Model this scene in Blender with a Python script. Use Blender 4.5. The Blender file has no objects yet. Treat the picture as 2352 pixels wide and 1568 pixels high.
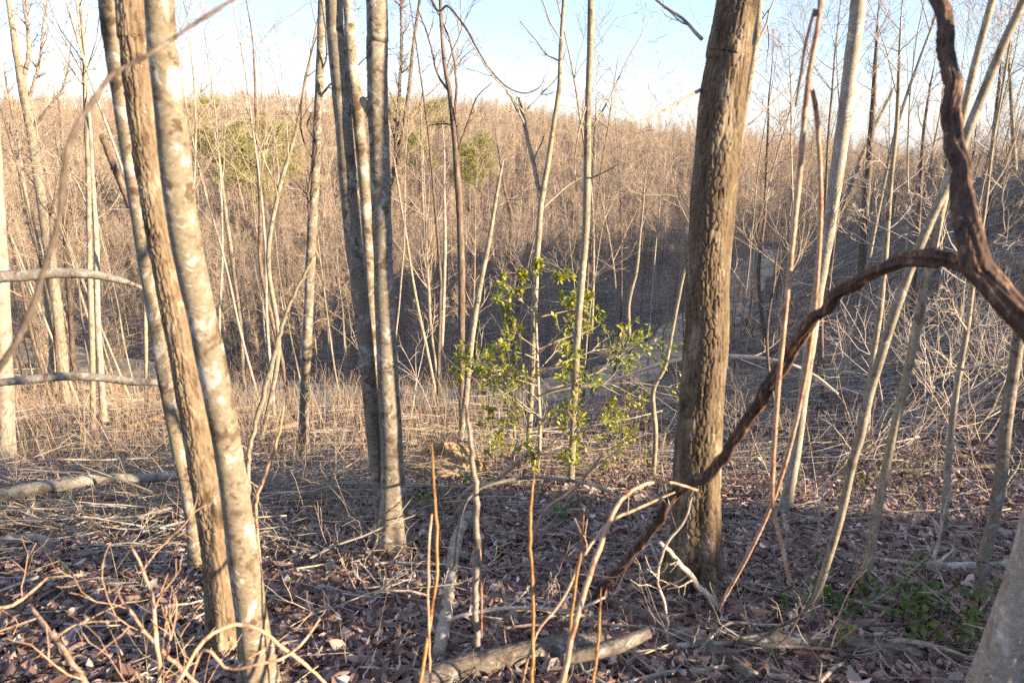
import bpy, math, random
import numpy as np
from mathutils import Vector

R = math.radians
SC = bpy.context.scene
COL = SC.collection

# ------------------------------------------------------------------ camera
CW, CH, CF = 2352.0, 1568.0, 1600.0          # the pixel frame used while measuring the photograph
PITCH = R(17.5)
cam_d = bpy.data.cameras.new("camera")
cam_d.sensor_width = 36.0
cam_d.lens = CF / CW * 36.0
cam_d.clip_start = 0.05
cam_d.clip_end = 6000
cam_d.dof.use_dof = True
cam_d.dof.focus_distance = 8.0
cam_d.dof.aperture_fstop = 3.5
cam = bpy.data.objects.new("camera", cam_d)
COL.objects.link(cam)
cam.location = (0, 0, 0)
cam.rotation_euler = (math.pi / 2 - PITCH, 0, 0)
SC.camera = cam

# ------------------------------------------------------------------ sky and sun
SUN_AZ, SUN_EL = R(114), R(15.0)             # azimuth clockwise from the viewing direction
world = bpy.data.worlds.new("World")
SC.world = world
world.use_nodes = True
wn = world.node_tree
bg = wn.nodes["Background"]
sky = wn.nodes.new("ShaderNodeTexSky")
sky.sky_type = 'NISHITA'
sky.sun_disc = False
sky.sun_elevation = SUN_EL
sky.sun_rotation = SUN_AZ
sky.air_density = 1.0
sky.dust_density = 0.15
sky.ozone_density = 1.6
tone = wn.nodes.new("ShaderNodeMix")             # the camera's cool white balance, the same all over the sky
tone.data_type = 'RGBA'; tone.blend_type = 'MULTIPLY'
tone.inputs[0].default_value = 1.0
tone.inputs[7].default_value = (0.86, 0.96, 1.24, 1)
wn.links.new(sky.outputs[0], tone.inputs[6])
veil = wn.nodes.new("ShaderNodeMix")             # thin even high haze over the whole sky
veil.data_type = 'RGBA'
veil.inputs[0].default_value = 0.5
veil.inputs[7].default_value = (2.55, 3.0, 3.95, 1)
wn.links.new(tone.outputs[2], veil.inputs[6])
wn.links.new(veil.outputs[2], bg.inputs[0])
bg.inputs[1].default_value = 0.098
sl = bpy.data.lights.new("sun", 'SUN')
sl.energy = 5.0
sl.angle = R(0.6)
sl.color = (1.0, 0.80, 0.56)
sun = bpy.data.objects.new("sun", sl)
COL.objects.link(sun)
to_sun = Vector((math.sin(SUN_AZ) * math.cos(SUN_EL), math.cos(SUN_AZ) * math.cos(SUN_EL), math.sin(SUN_EL)))
sun.rotation_euler = (-to_sun).to_track_quat('-Z', 'Y').to_euler()

SC.view_settings.view_transform = 'Standard'
SC.view_settings.look = 'None'
SC.view_settings.gamma = 1.0
SC.view_settings.use_curve_mapping = False
SC.view_settings.exposure = 1.7
SC.cycles.max_bounces = 5
SC.cycles.diffuse_bounces = 3
SC.cycles.glossy_bounces = 1
SC.cycles.transmission_bounces = 2
SC.cycles.use_adaptive_sampling = True
SC.cycles.adaptive_threshold = 0.015
SC.cycles.use_denoising = False

# ------------------------------------------------------------------ small maths
def sstep(a, b, x):
    t = np.clip((np.asarray(x, float) - a) / (b - a), 0, 1)
    return t * t * (3 - 2 * t)

def vnoise(p, seed=0):
    """value noise in 3-D, p (...,3) -> -1..1"""
    p = np.asarray(p, float)
    i = np.floor(p).astype(np.int64)
    f = p - i
    f = f * f * (3 - 2 * f)
    def h(ix, iy, iz):
        n = (ix * 374761393 + iy * 668265263 + iz * 2147483647 + seed * 974634777) & 0xFFFFFFFF
        n = ((n ^ (n >> 13)) * 1274126177) & 0xFFFFFFFF
        n = (n ^ (n >> 16)) & 0xFFFF
        return n / 32767.5 - 1
    x, y, z = i[..., 0], i[..., 1], i[..., 2]
    fx, fy, fz = f[..., 0], f[..., 1], f[..., 2]
    def L(a, b, t):
        return a + (b - a) * t
    return L(L(L(h(x, y, z), h(x + 1, y, z), fx), L(h(x, y + 1, z), h(x + 1, y + 1, z), fx), fy),
             L(L(h(x, y, z + 1), h(x + 1, y, z + 1), fx), L(h(x, y + 1, z + 1), h(x + 1, y + 1, z + 1), fx), fy), fz)

def n2(x, y, s, seed=0):
    return vnoise(np.stack([np.asarray(x, float) / s, np.asarray(y, float) / s, np.zeros_like(np.asarray(x, float))], -1), seed)

# ------------------------------------------------------------------ the lie of the land
_D = np.array([(-400, -50), (-60, -10), (-12, -0.6), (0, 1.6), (2, 2.02), (4, 2.64), (8, 4.1), (15, 6.6), (22, 9.3), (28, 11.1), (36, 12.6),
               (46, 13.2), (60, 13.0), (80, 11.8), (120, 7.9), (170, 3.2), (230, -1.6), (275, -3.6), (340, 2), (480, 24), (900, 60), (2500, 110)])
_m = np.gradient(_D[:, 1], _D[:, 0])
def Dc(y):
    y = np.asarray(y, float)
    k = np.clip(np.searchsorted(_D[:, 0], y) - 1, 0, len(_D) - 2)
    x0, x1 = _D[k, 0], _D[k + 1, 0]
    t = np.clip((y - x0) / (x1 - x0), 0, 1)
    w = x1 - x0
    return ((2 * t**3 - 3 * t**2 + 1) * _D[k, 1] + (t**3 - 2 * t**2 + t) * w * _m[k]
            + (-2 * t**3 + 3 * t**2) * _D[k + 1, 1] + (t**3 - t**2) * w * _m[k + 1])

SS, CC = math.sin(SUN_AZ), math.cos(SUN_AZ)
TRACK = None
def crest(v):  # out-of-view hill crest at right, heights shaped to set where its shadow falls
    return np.interp(v, [-20, 0, 1.5, 2.3, 2.8, 3.2, 3.7, 4.4, 5.0, 5.5, 6.3, 7, 9, 12, 16, 20, 24, 28, 32, 36, 42, 50, 58],
                     [4.4, 4.02, 4.11, 4.18, 4.4, 4.63, 5.28, 5.12, 3.37, 2.29, 0.21, 0.08, 0.62, 0.84, 0.9, 1.48, 2.1, 2.6, 3.47, 3.8, 4.0, 4.0, 4.0])

def h_raw(x, y):
    x, y = np.asarray(x, float), np.asarray(y, float)
    u = x * SS + y * CC
    v = -x * CC + y * SS
    z = -(Dc(y) + 0.13 * np.maximum(0, x + 45) * sstep(80, 260, y))
    u0 = np.clip(2 - 0.42 * v, -14, 4)
    t = sstep(0, 1, (u - u0) / (28 - u0)) * (1 - sstep(50, 105, v))
    z = z * (1 - t) + crest(v) * t
    far = sstep(3, 40, y)
    z = z + 0.05 * n2(x, y, 1.1, 3) + 0.12 * n2(x, y, 3.1, 4) * sstep(1, 8, np.abs(y)) + far * (0.45 * n2(x, y, 9, 5) + 0.9 * n2(x, y, 23, 6)) \
        + 3.6 * sstep(60, 160, y) * n2(x, y, 62, 7)
    return z

def h(x, y):
    z = h_raw(x, y)
    if TRACK is not None:
        x = np.asarray(x, float); y = np.asarray(y, float)
        sh = z.shape
        xf, yf, zf = x.ravel(), y.ravel(), z.ravel().copy()
        near = np.where((yf > 8) & (yf < 120) & (np.abs(xf) < 90))[0]
        for c in range(0, len(near), 20000):
            ii = near[c:c + 20000]
            d2 = (xf[ii, None] - TRACK[None, :, 0])**2 + (yf[ii, None] - TRACK[None, :, 1])**2
            j = d2.argmin(1)
            d = np.sqrt(d2[np.arange(len(ii)), j])
            w = 1 - sstep(1.7, 4.2, d)
            zf[ii] = zf[ii] * (1 - w) + TRACK[j, 2] * w
        z = zf.reshape(sh)
    return z

def ray(px, py):
    cx, cy = (px - CW / 2) / CF, -(py - CH / 2) / CF
    return np.array([cx, math.cos(PITCH) + cy * math.sin(PITCH), -math.sin(PITCH) + cy * math.cos(PITCH)])

def at(px, py, y):
    """the point seen at that pixel on the upright plane y metres ahead"""
    r = ray(px, py)
    return r * (y / r[1])

_TS = np.concatenate([np.arange(0.8, 12, 0.01), np.arange(12, 60, 0.05), np.arange(60, 320, 0.4)])
def ground_at(px, py, fn=None):
    r = ray(px, py)
    r = r / r[1]
    P = _TS[:, None] * r[None, :]
    g = (fn or h)(P[:, 0], P[:, 1])
    k = np.argmax(P[:, 2] < g)
    if not (P[:, 2] < g).any():
        k = len(_TS) - 1
    return np.array([P[k, 0], P[k, 1], float(g[k])])

def depth(p):
    return p[1] * math.cos(PITCH) - p[2] * math.sin(PITCH)

def spline(P, n):
    """Catmull-Rom through the rows of P, n samples per span"""
    P = np.asarray(P, float)
    Q = np.vstack([2 * P[0] - P[1], P, 2 * P[-1] - P[-2]])
    out = []
    for i in range(1, len(Q) - 2):
        t = np.linspace(0, 1, n, endpoint=False)[:, None]
        a, b, c, d = Q[i - 1], Q[i], Q[i + 1], Q[i + 2]
        out.append(0.5 * (2 * b + (c - a) * t + (2 * a - 5 * b + 4 * c - d) * t**2 + (3 * b - a - 3 * c + d) * t**3))
    out.append(P[-1:])
    return np.vstack(out)

# the logging track: read off the photograph, laid on the land
tp = [(-420, 745), (-150, 760), (60, 790), (220, 825), (400, 872), (600, 905), (850, 925), (1080, 925), (1290, 890), (1450, 848), (1570, 790), (1665, 715), (1725, 640), (1765, 575)]
tq = np.array([ground_at(a, b, h_raw) for a, b in tp])
for _ in range(2):
    tq[1:-1] = 0.25 * tq[:-2] + 0.5 * tq[1:-1] + 0.25 * tq[2:]
tline = spline(tq, 14)
zz = h_raw(tline[:, 0], tline[:, 1])
for _ in range(30):
    zz[1:-1] = 0.25 * zz[:-2] + 0.5 * zz[1:-1] + 0.25 * zz[2:]
TRACK = np.column_stack([tline[:, :2], zz])

def track_dist(x, y):
    d2 = (np.asarray(x)[:, None] - TRACK[None, :, 0])**2 + (np.asarray(y)[:, None] - TRACK[None, :, 1])**2
    return np.sqrt(d2.min(1))

# ------------------------------------------------------------------ mesh building
class MB:
    """collects vertices, quads and triangles; links them as one mesh object"""
    def __init__(s):
        s.v, s.q, s.t, s.qm, s.tm, s.tint, s.n = [], [], [], [], [], [], 0
    def add(s, v, q=None, t=None, m=0, tint=None):
        v = np.asarray(v, float).reshape(-1, 3)
        if q is not None and len(q):
            q = np.asarray(q, np.int64).reshape(-1, 4) + s.n
            s.q.append(q); s.qm.append(np.full(len(q), m))
        if t is not None and len(t):
            t = np.asarray(t, np.int64).reshape(-1, 3) + s.n
            s.t.append(t); s.tm.append(np.full(len(t), m))
        if tint is not None:
            s.tint.append(np.broadcast_to(np.asarray(tint, float), (len(v), 3)))
        s.v.append(v); s.n += len(v)
    def mesh(s, name, mats, smooth=True):
        me = bpy.data.meshes.new(name)
        v = np.vstack(s.v)
        q = np.vstack(s.q) if s.q else np.zeros((0, 4), np.int64)
        t = np.vstack(s.t) if s.t else np.zeros((0, 3), np.int64)
        me.vertices.add(len(v)); me.vertices.foreach_set("co", v.ravel())
        me.loops.add(q.size + t.size)
        me.loops.foreach_set("vertex_index", np.concatenate([q.ravel(), t.ravel()]).astype(np.int32))
        me.polygons.add(len(q) + len(t))
        st = np.concatenate([np.arange(len(q)) * 4, q.size + np.arange(len(t)) * 3]).astype(np.int32)
        me.polygons.foreach_set("loop_start", st)
        me.polygons.foreach_set("loop_total", np.concatenate([np.full(len(q), 4), np.full(len(t), 3)]).astype(np.int32))
        if smooth:
            me.polygons.foreach_set("use_smooth", np.ones(len(q) + len(t), bool))
        mi = np.concatenate(s.qm + s.tm) if (s.qm or s.tm) else np.zeros(0)
        me.polygons.foreach_set("material_index", mi.astype(np.int32))
        for m in (mats if isinstance(mats, (list, tuple)) else [mats]):
            me.materials.append(m)
        me.update(calc_edges=True)
        if s.tint:
            a = me.color_attributes.new("tint", 'FLOAT_COLOR', 'POINT')
            c = np.ones((len(v), 4)); c[:, :3] = np.vstack(s.tint)
            a.data.foreach_set("color", c.ravel())
        return me

def link(name, me, parent=None, loc=(0, 0, 0)):
    o = bpy.data.objects.new(name, me)
    COL.objects.link(o)
    o.location = loc
    if parent is not None:
        o.parent = parent
    return o

def tag(o, label=None, cat=None, group=None, kind=None):
    for k, v in (("label", label), ("category", cat), ("group", group), ("kind", kind)):
        if v:
            o[k] = v
    return o

def thing(name, label, cat, loc, group=None):
    o = bpy.data.objects.new(name, None)
    COL.objects.link(o)
    o.location = tuple(loc)
    o.empty_display_size = 0.2
    return tag(o, label, cat, group)

def tubes(mb, P, Rd, k, m=0, tint=None, cap=True):
    """P (N,n,3) polylines, Rd (N,n) radii -> N tapered tubes with k sides"""
    P = np.asarray(P, float)
    if P.ndim == 2:
        P = P[None]; Rd = np.asarray(Rd, float)[None]
    N, n, _ = P.shape
    if N == 0:
        return
    T = np.gradient(P, axis=1)
    T /= np.linalg.norm(T, axis=2, keepdims=True) + 1e-9
    t0 = T.mean(1)
    ref = np.where((np.abs(t0[:, 2:3]) > 0.75 * np.linalg.norm(t0, axis=1, keepdims=True)), np.array([[1.0, 0.13, 0]]), np.array([[0.1, 0.05, 1.0]]))
    U = np.empty_like(P)
    u = ref - T[:, 0] * (ref * T[:, 0]).sum(1, keepdims=True)
    u /= np.linalg.norm(u, axis=1, keepdims=True) + 1e-9
    for i in range(n):
        u = u - T[:, i] * (u * T[:, i]).sum(1, keepdims=True)
        u = u / (np.linalg.norm(u, axis=1, keepdims=True) + 1e-9)
        U[:, i] = u
    V = np.cross(T, U)
    a = np.arange(k) * 2 * math.pi / k
    ring = P[:, :, None, :] + Rd[:, :, None, None] * (np.cos(a)[None, None, :, None] * U[:, :, None, :] + np.sin(a)[None, None, :, None] * V[:, :, None, :])
    base = (np.arange(N) * n * k)[:, None, None]
    i = np.arange(n - 1)[None, :, None] * k
    j = np.arange(k)[None, None, :]
    j2 = (j + 1) % k
    q = np.stack([base + i + j, base + i + j2, base + i + k + j2, base + i + k + j], -1).reshape(-1, 4)
    tt = None if tint is None else np.repeat(np.asarray(tint, float).reshape(-1, 3) if np.asarray(tint).ndim > 1 else np.tile(tint, (N, 1)), n * k, axis=0)
    mb.add(ring.reshape(-1, 3), q, None, m, tt)
    if cap and k > 2:
        e = []
        b0 = np.arange(N) * n * k
        for s in range(1, k - 1):
            e.append(np.stack([b0 + (n - 1) * k, b0 + (n - 1) * k + s, b0 + (n - 1) * k + s + 1], -1))
            e.append(np.stack([b0, b0 + s + 1, b0 + s], -1))
        e = np.concatenate(e)
        mb.t.append(e + mb.n - N * n * k); mb.tm.append(np.full(len(e), m))

def unit(v):
    return v / (np.linalg.norm(v, axis=-1, keepdims=True) + 1e-9)

def gen_branches(rng, P, D, L, Rd, spec, level=0, out=None):
    """grow branches level by level; returns [(points, radii, sides, level)]"""
    out = [] if out is None else out
    sp = spec[level]
    N, n = len(P), sp['n']
    pts = np.empty((N, n, 3)); pts[:, 0] = P
    d = unit(np.asarray(D, float))
    side = unit(rng.normal(size=(N, 3)))
    for i in range(1, n):
        d = unit(d + rng.normal(size=(N, 3)) * sp['jit'] + side * sp.get('bend', 0) + np.array([0, 0, sp['up']]))
        pts[:, i] = pts[:, i - 1] + d * (L / (n - 1))[:, None]
    tt = np.linspace(0, 1, n)
    rad = Rd[:, None] * (1 - (1 - sp.get('tip', 0.25)) * tt[None, :])
    rad = np.maximum(rad, sp.get('rmin', 0.0012))
    out.append((pts, rad, sp['k'], level))
    if level + 1 < len(spec) and sp['kids'] > 0:
        c = sp['kids']
        par = np.repeat(np.arange(N), c)
        t = rng.uniform(sp.get('t0', 0.2), 1.0, size=N * c)
        t[::c] = 0.98
        f = t * (n - 1)
        i0 = np.minimum(f.astype(int), n - 2)
        fr = (f - i0)[:, None]
        cp = pts[par, i0] * (1 - fr) + pts[par, i0 + 1] * fr
        tg = unit(pts[par, i0 + 1] - pts[par, i0])
        rnd = rng.normal(size=(N * c, 3))
        perp = unit(rnd - tg * (rnd * tg).sum(1, keepdims=True))
        a = np.radians(rng.uniform(*sp['ang'], size=N * c))[:, None]
        cd = tg * np.cos(a) + perp * np.sin(a)
        cl = L[par] * rng.uniform(*sp['lr'], size=N * c) * (1.15 - 0.55 * t)
        cr = np.minimum(Rd[par] * (1 - 0.7 * t) * sp['rr'] * 1.3, Rd[par] * 0.8) + 0.0004
        gen_branches(rng, cp, cd, cl, cr, spec, level + 1, out)
    return out

def put(mb, batches, m=0, tint=None, off=None):
    for pts, rad, k, lev in batches:
        tubes(mb, pts if off is None else pts - off, rad, k, m, tint, cap=False)

def poly_len(p):
    return np.concatenate([[0], np.cumsum(np.linalg.norm(np.diff(p, axis=0), axis=1))])

def resample(p, r, step):
    s = poly_len(p)
    n = max(4, int(s[-1] / step))
    t = np.linspace(0, s[-1], n)
    return np.stack([np.interp(t, s, p[:, i]) for i in range(3)], -1), np.interp(t, s, r)

def bark_tube(mb, p, r, k, kind, seed, m=0, flare=0.0, zs=None, depth_=0.1, cw=0.021):
    """a trunk with bark relief: kind 'plates', 'smooth' or 'shaggy'"""
    n = len(p)
    T = unit(np.gradient(p, axis=0))
    u = np.array([1.0, 0.05, 0.02]); U = np.empty_like(p)
    if abs(T[0, 0]) > 0.8:
        u = np.array([0.05, 0.2, 1.0])
    for i in range(n):
        u = u - T[i] * (u @ T[i]); u = u / np.linalg.norm(u); U[i] = u
    V = np.cross(T, U)
    a = np.arange(k) * 2 * math.pi / k
    s = poly_len(p)
    A, S = np.meshgrid(a, s)
    rm = float(np.median(r))
    cyl = lambda sa, ss: np.stack([np.cos(A) * rm * sa, np.sin(A) * rm * sa, S * ss], -1)
    rr = r[:, None] * np.ones_like(A)
    low = vnoise(cyl(5, 2.3), seed) * 0.06 + vnoise(cyl(14, 5), seed + 1) * 0.035
    if kind == 'plates':
        nc = max(8, int(round(2 * math.pi * rm / cw)))
        X = A / (2 * math.pi) * nc + 0.5 * vnoise(cyl(14, 6), seed + 5) + 0.35 * vnoise(cyl(40, 25), seed + 15)
        Y = S / (cw * 2.6) + 0.6 * vnoise(cyl(30, 16), seed + 6)
        ix, iy = np.floor(X).astype(np.int64), np.floor(Y).astype(np.int64)
        f1 = np.full(X.shape, 9.0); f2 = np.full(X.shape, 9.0)
        for dx in (-1, 0, 1):
            for dy in (-1, 0, 1):
                gx, gy = ix + dx, iy + dy
                hx = ((np.mod(gx, nc) * 7349 + gy * 9151 + seed * 77) * 2654435761 >> 7) & 1023
                hy = ((np.mod(gx, nc) * 4561 + gy * 3571 + seed * 55) * 2246822519 >> 9) & 1023
                d = np.hypot(gx + 0.15 + 0.7 * hx / 1023 - X, (gy + 0.15 + 0.7 * hy / 1023 - Y))
                f2 = np.where(d < f1, f1, np.minimum(f2, d)); f1 = np.minimum(f1, d)
        plate = sstep(0.015, 0.17, f2 - f1) * (0.8 + 0.35 * vnoise(cyl(22, 10), seed + 17))
        fis = sstep(0.03, 0.22, np.abs(vnoise(np.stack([np.cos(A) * 3.6, np.sin(A) * 3.6, S * 3.2], -1), seed + 21) + 0.35 * vnoise(np.stack([np.cos(A) * 9, np.sin(A) * 9, S * 11], -1), seed + 22)))
        plate = plate * (0.35 + 0.65 * fis)
        rr = rr * (1 + low) + rm * depth_ * (plate - 0.75) + 0.0012 * vnoise(cyl(160, 70), seed + 9)
    elif kind == 'shaggy':
        A2 = A + 1.6 * vnoise(np.stack([S * 2.1, S * 0, S * 0], -1), seed + 7)          # strips twist round the stem
        st = vnoise(np.stack([np.cos(A2) * 3.0, np.sin(A2) * 3.0, S * 5.0], -1), seed) * 0.55 + vnoise(np.stack([np.cos(A2) * 6.5, np.sin(A2) * 6.5, S * 9], -1), seed + 2) * 0.45
        st = np.sign(st) * np.abs(st) ** 0.55
        knob = np.exp(-((np.mod(S * 3.1 + seed * 0.37, 1.0) - 0.5) / 0.07) ** 2) * (0.5 + 0.5 * vnoise(np.stack([S * 1.3, S * 0, S * 0], -1), seed + 3))
        rr = rr * (1 + 0.36 * st + 0.14 * np.cos(2 * A2) + 0.14 * vnoise(np.stack([S * 9, np.cos(A), np.sin(A)], -1), seed + 4) + 0.28 * knob)
    else:
        rr = rr * (1 + low) + 0.0007 * vnoise(cyl(60, 110), seed + 9) + rm * 0.05 * vnoise(cyl(3, 9), seed + 11)
    if flare:
        fl = np.exp(-np.maximum(s - 0.15, 0) / (2.6 * r[0]))[:, None]
        rr = rr * (1 + flare * fl * (0.75 + 0.45 * np.cos(A * 4 + seed) + 0.25 * np.cos(A * 7 + seed * 2)))
    ring = p[:, None, :] + rr[:, :, None] * (np.cos(A)[:, :, None] * U[:, None, :] + np.sin(A)[:, :, None] * V[:, None, :])
    i = np.arange(n - 1)[:, None] * k; j = np.arange(k)[None, :]; j2 = (j + 1) % k
    q = np.stack([i + j, i + j2, i + k + j2, i + k + j], -1).reshape(-1, 4)
    v = np.vstack([ring.reshape(-1, 3), p[-1] + T[-1] * r[-1] * 0.2, p[0] - T[0] * r[0] * 0.2])
    e = np.arange(k); b = (n - 1) * k
    t = np.vstack([np.stack([b + e, b + (e + 1) % k, np.full(k, n * k)], -1), np.stack([(e + 1) % k, e, np.full(k, n * k + 1)], -1)])
    mb.add(v, q, t, m)

# ------------------------------------------------------------------ materials
def new_mat(name):
    m = bpy.data.materials.new(name)
    m.use_nodes = True
    nt = m.node_tree
    b = nt.nodes["Principled BSDF"]
    b.inputs["Specular IOR Level"].default_value = 0.2
    b.inputs["Roughness"].default_value = 0.85
    return m, nt, b

def node(nt, t, **kw):
    n = nt.nodes.new(t)
    for k, v in kw.items():
        setattr(n, k, v)
    return n

def noise_tex(nt, vec, scale, detail=4, rough=0.6, dist=0.0):
    n = node(nt, "ShaderNodeTexNoise")
    n.inputs["Scale"].default_value = scale
    n.inputs["Detail"].default_value = detail
    n.inputs["Roughness"].default_value = rough
    n.inputs["Distortion"].default_value = dist
    if vec is not None:
        nt.links.new(vec, n.inputs["Vector"])
    return n.outputs["Fac"]

def ramp(nt, fac, stops):
    r = node(nt, "ShaderNodeValToRGB")
    el = r.color_ramp.elements
    while len(el) < len(stops):
        el.new(0.5)
    for e, (p, c) in zip(el, stops):
        e.position = p
        e.color = (c[0], c[1], c[2], 1) if isinstance(c, (tuple, list)) else (c, c, c, 1)
    nt.links.new(fac, r.inputs[0])
    return r.outputs[0]

def mixc(nt, fac, a, b, mode='MIX'):
    m = node(nt, "ShaderNodeMix", data_type='RGBA', blend_type=mode)
    for s, v in ((m.inputs[0], fac), (m.inputs[6], a), (m.inputs[7], b)):
        if isinstance(v, (int, float)):
            s.default_value = v
        elif isinstance(v, tuple):
            s.default_value = (*v, 1)
        else:
            nt.links.new(v, s)
    return m.outputs[2]

def obj_vec(nt, scale=(1, 1, 1), kind="Object"):
    tc = node(nt, "ShaderNodeTexCoord")
    mp = node(nt, "ShaderNodeMapping")
    mp.inputs["Scale"].default_value = scale
    nt.links.new(tc.outputs[kind], mp.inputs["Vector"])
    return mp.outputs[0]

def bump(nt, b, fac, strength, dist):
    bn = node(nt, "ShaderNodeBump")
    bn.inputs["Strength"].default_value = strength
    bn.inputs["Distance"].default_value = dist
    nt.links.new(fac, bn.inputs["Height"])
    nt.links.new(bn.outputs[0], b.inputs["Normal"])

def vary(nt, col, amount=0.25):
    """brightness and warmth differ from tree to tree"""
    oi = node(nt, "ShaderNodeObjectInfo")
    r = ramp(nt, oi.outputs["Random"], [(0.0, (1 - amount, 1 - amount * 0.95, 1 - amount * 0.85)), (0.5, (1, 0.98, 0.96)), (1.0, (1 + amount * 0.6, 1 + amount * 0.5, 1 + amount * 0.35))])
    return mixc(nt, 1.0, col, r, 'MULTIPLY')

def bark_mat(name, base, light, dark, sc=(9, 9, 5), patch=0.6, lichen=None, amount=0.0, streak=False, stops=(0.38, 0.45, 0.55, 0.62), blotch=None):
    m, nt, b = new_mat(name)
    f = noise_tex(nt, obj_vec(nt, sc), 1.0, 5, 0.62, 0.4)
    col = ramp(nt, f, [(stops[0], dark), (stops[1], base), (stops[2], base), (stops[3], light)])
    f2 = noise_tex(nt, obj_vec(nt, (55, 55, 80) if not streak else (70, 70, 9)), 1.0, 4, 0.6)
    col = mixc(nt, 0.5, col, ramp(nt, f2, [(0.34, 0.5), (0.66, 1.4)]), 'MULTIPLY')
    if lichen:
        f3 = noise_tex(nt, obj_vec(nt, (13, 13, 12)), 1.0, 6, 0.68, 0.6)
        col = mixc(nt, ramp(nt, f3, [(patch, 0.0), (patch + 0.04, 0.85)]), col, lichen)
    if blotch:
        f4 = noise_tex(nt, obj_vec(nt, (14, 14, 14)), 1.0, 5, 0.6, 0.3)
        col = mixc(nt, ramp(nt, f4, [(0.59, 0.0), (0.63, 0.8)]), col, blotch)
    if amount:
        col = vary(nt, col, amount)
    nt.links.new(col, b.inputs["Base Color"])
    bump(nt, b, f2, 0.5, 0.004)
    return m

def tint_mat(name, rough=0.85, trans=0.0, gloss=0.2, nsc=0):
    m, nt, b = new_mat(name)
    a = node(nt, "ShaderNodeAttribute", attribute_name="tint")
    col = a.outputs["Color"]
    if nsc:
        col = mixc(nt, 0.6, col, ramp(nt, noise_tex(nt, obj_vec(nt), nsc, 4), [(0.3, 0.5), (0.7, 1.4)]), 'MULTIPLY')
    nt.links.new(col, b.inputs["Base Color"])
    b.inputs["Roughness"].default_value = rough
    b.inputs["Specular IOR Level"].default_value = gloss
    if trans:
        t = node(nt, "ShaderNodeBsdfTranslucent")
        nt.links.new(col, t.inputs["Color"])
        mx = node(nt, "ShaderNodeMixShader")
        mx.inputs[0].default_value = trans
        nt.links.new(b.outputs[0], mx.inputs[1]); nt.links.new(t.outputs[0], mx.inputs[2])
        nt.links.new(mx.outputs[0], nt.nodes["Material Output"].inputs["Surface"])
    return m

M = {}
M['maple'] = bark_mat("mottled_smooth_bark", (0.225, 0.185, 0.128), (0.33, 0.285, 0.215), (0.125, 0.09, 0.06), (12, 12, 12), 0.55, (0.44, 0.405, 0.345), blotch=(0.08, 0.048, 0.03))
M['greysmooth'] = bark_mat("grey_smooth_bark", (0.225, 0.19, 0.14), (0.32, 0.28, 0.22), (0.12, 0.09, 0.065), (11, 11, 14), 0.565, (0.40, 0.375, 0.33), blotch=(0.085, 0.052, 0.036))
M['plates'] = bark_mat("rough_plated_bark", (0.195, 0.142, 0.09), (0.30, 0.235, 0.16), (0.10, 0.066, 0.04), (16, 16, 7), 0.60, (0.30, 0.28, 0.20), streak=True)
M['oak'] = bark_mat("furrowed_oak_bark", (0.15, 0.108, 0.068), (0.27, 0.21, 0.145), (0.062, 0.042, 0.027), (15, 15, 4), 0.60, (0.22, 0.185, 0.07), streak=True)
M['pale'] = bark_mat("pale_bark", (0.36, 0.315, 0.245), (0.50, 0.455, 0.37), (0.26, 0.20, 0.15), (14, 14, 6), 0.62, (0.68, 0.65, 0.58), amount=0.12)
M['sapling'] = bark_mat("sapling_bark", (0.31, 0.26, 0.18), (0.45, 0.39, 0.29), (0.17, 0.13, 0.10), (20, 20, 9), 0.62, (0.58, 0.55, 0.46), amount=0.15)
M['dark'] = bark_mat("dark_bark", (0.16, 0.12, 0.09), (0.27, 0.21, 0.16), (0.07, 0.05, 0.04), (20, 20, 6), 0.68, (0.25, 0.23, 0.18), amount=0.15)
M['vine'] = bark_mat("shaggy_vine_bark", (0.095, 0.058, 0.042), (0.25, 0.145, 0.085), (0.04, 0.026, 0.022), (45, 45, 10), 0.8, None, streak=True)
M['log'] = bark_mat("weathered_log_bark", (0.27, 0.235, 0.185), (0.42, 0.38, 0.32), (0.13, 0.10, 0.08), (10, 10, 10), 0.62, (0.50, 0.50, 0.45), amount=0.15)
M['darklog'] = bark_mat("rotting_log_bark", (0.145, 0.118, 0.092), (0.28, 0.245, 0.20), (0.06, 0.045, 0.04), (12, 12, 12), 0.60, (0.42, 0.42, 0.38))
M['wood'] = bark_mat("broken_wood", (0.34, 0.225, 0.12), (0.46, 0.34, 0.20), (0.17, 0.10, 0.055), (22, 22, 22))
M['rust'] = bark_mat("peeled_orange_wood", (0.38, 0.17, 0.07), (0.52, 0.27, 0.12), (0.17, 0.08, 0.04), (30, 30, 8))
M['cane'] = bark_mat("orange_cane_bark", (0.37, 0.195, 0.07), (0.47, 0.29, 0.13), (0.20, 0.085, 0.035), (25, 25, 12))
M['cane_brown'] = bark_mat("brown_cane_bark", (0.46, 0.29, 0.18), (0.58, 0.42, 0.30), (0.26, 0.13, 0.08), (25, 25, 12))
M['twig'] = bark_mat("bare_twig_bark", (0.34, 0.27, 0.20), (0.46, 0.38, 0.30), (0.19, 0.13, 0.10), (12, 12, 8), amount=0.25)
M['redtwig'] = bark_mat("reddish_twig_bark", (0.42, 0.22, 0.15), (0.55, 0.36, 0.27), (0.24, 0.10, 0.07), (12, 12, 8), amount=0.2)
M['paletwig'] = bark_mat("pale_twig_bark", (0.52, 0.43, 0.34), (0.66, 0.57, 0.47), (0.34, 0.24, 0.18), (12, 12, 8), amount=0.2)
M['wood_far'] = bark_mat("woodland_trunk_bark", (0.33, 0.27, 0.20), (0.47, 0.39, 0.30), (0.16, 0.12, 0.085), (4, 4, 2), amount=0.5)
M['twig_far'] = bark_mat("woodland_twig_bark", (0.45, 0.345, 0.245), (0.55, 0.44, 0.33), (0.28, 0.20, 0.14), (2, 2, 2), amount=0.42)
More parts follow.
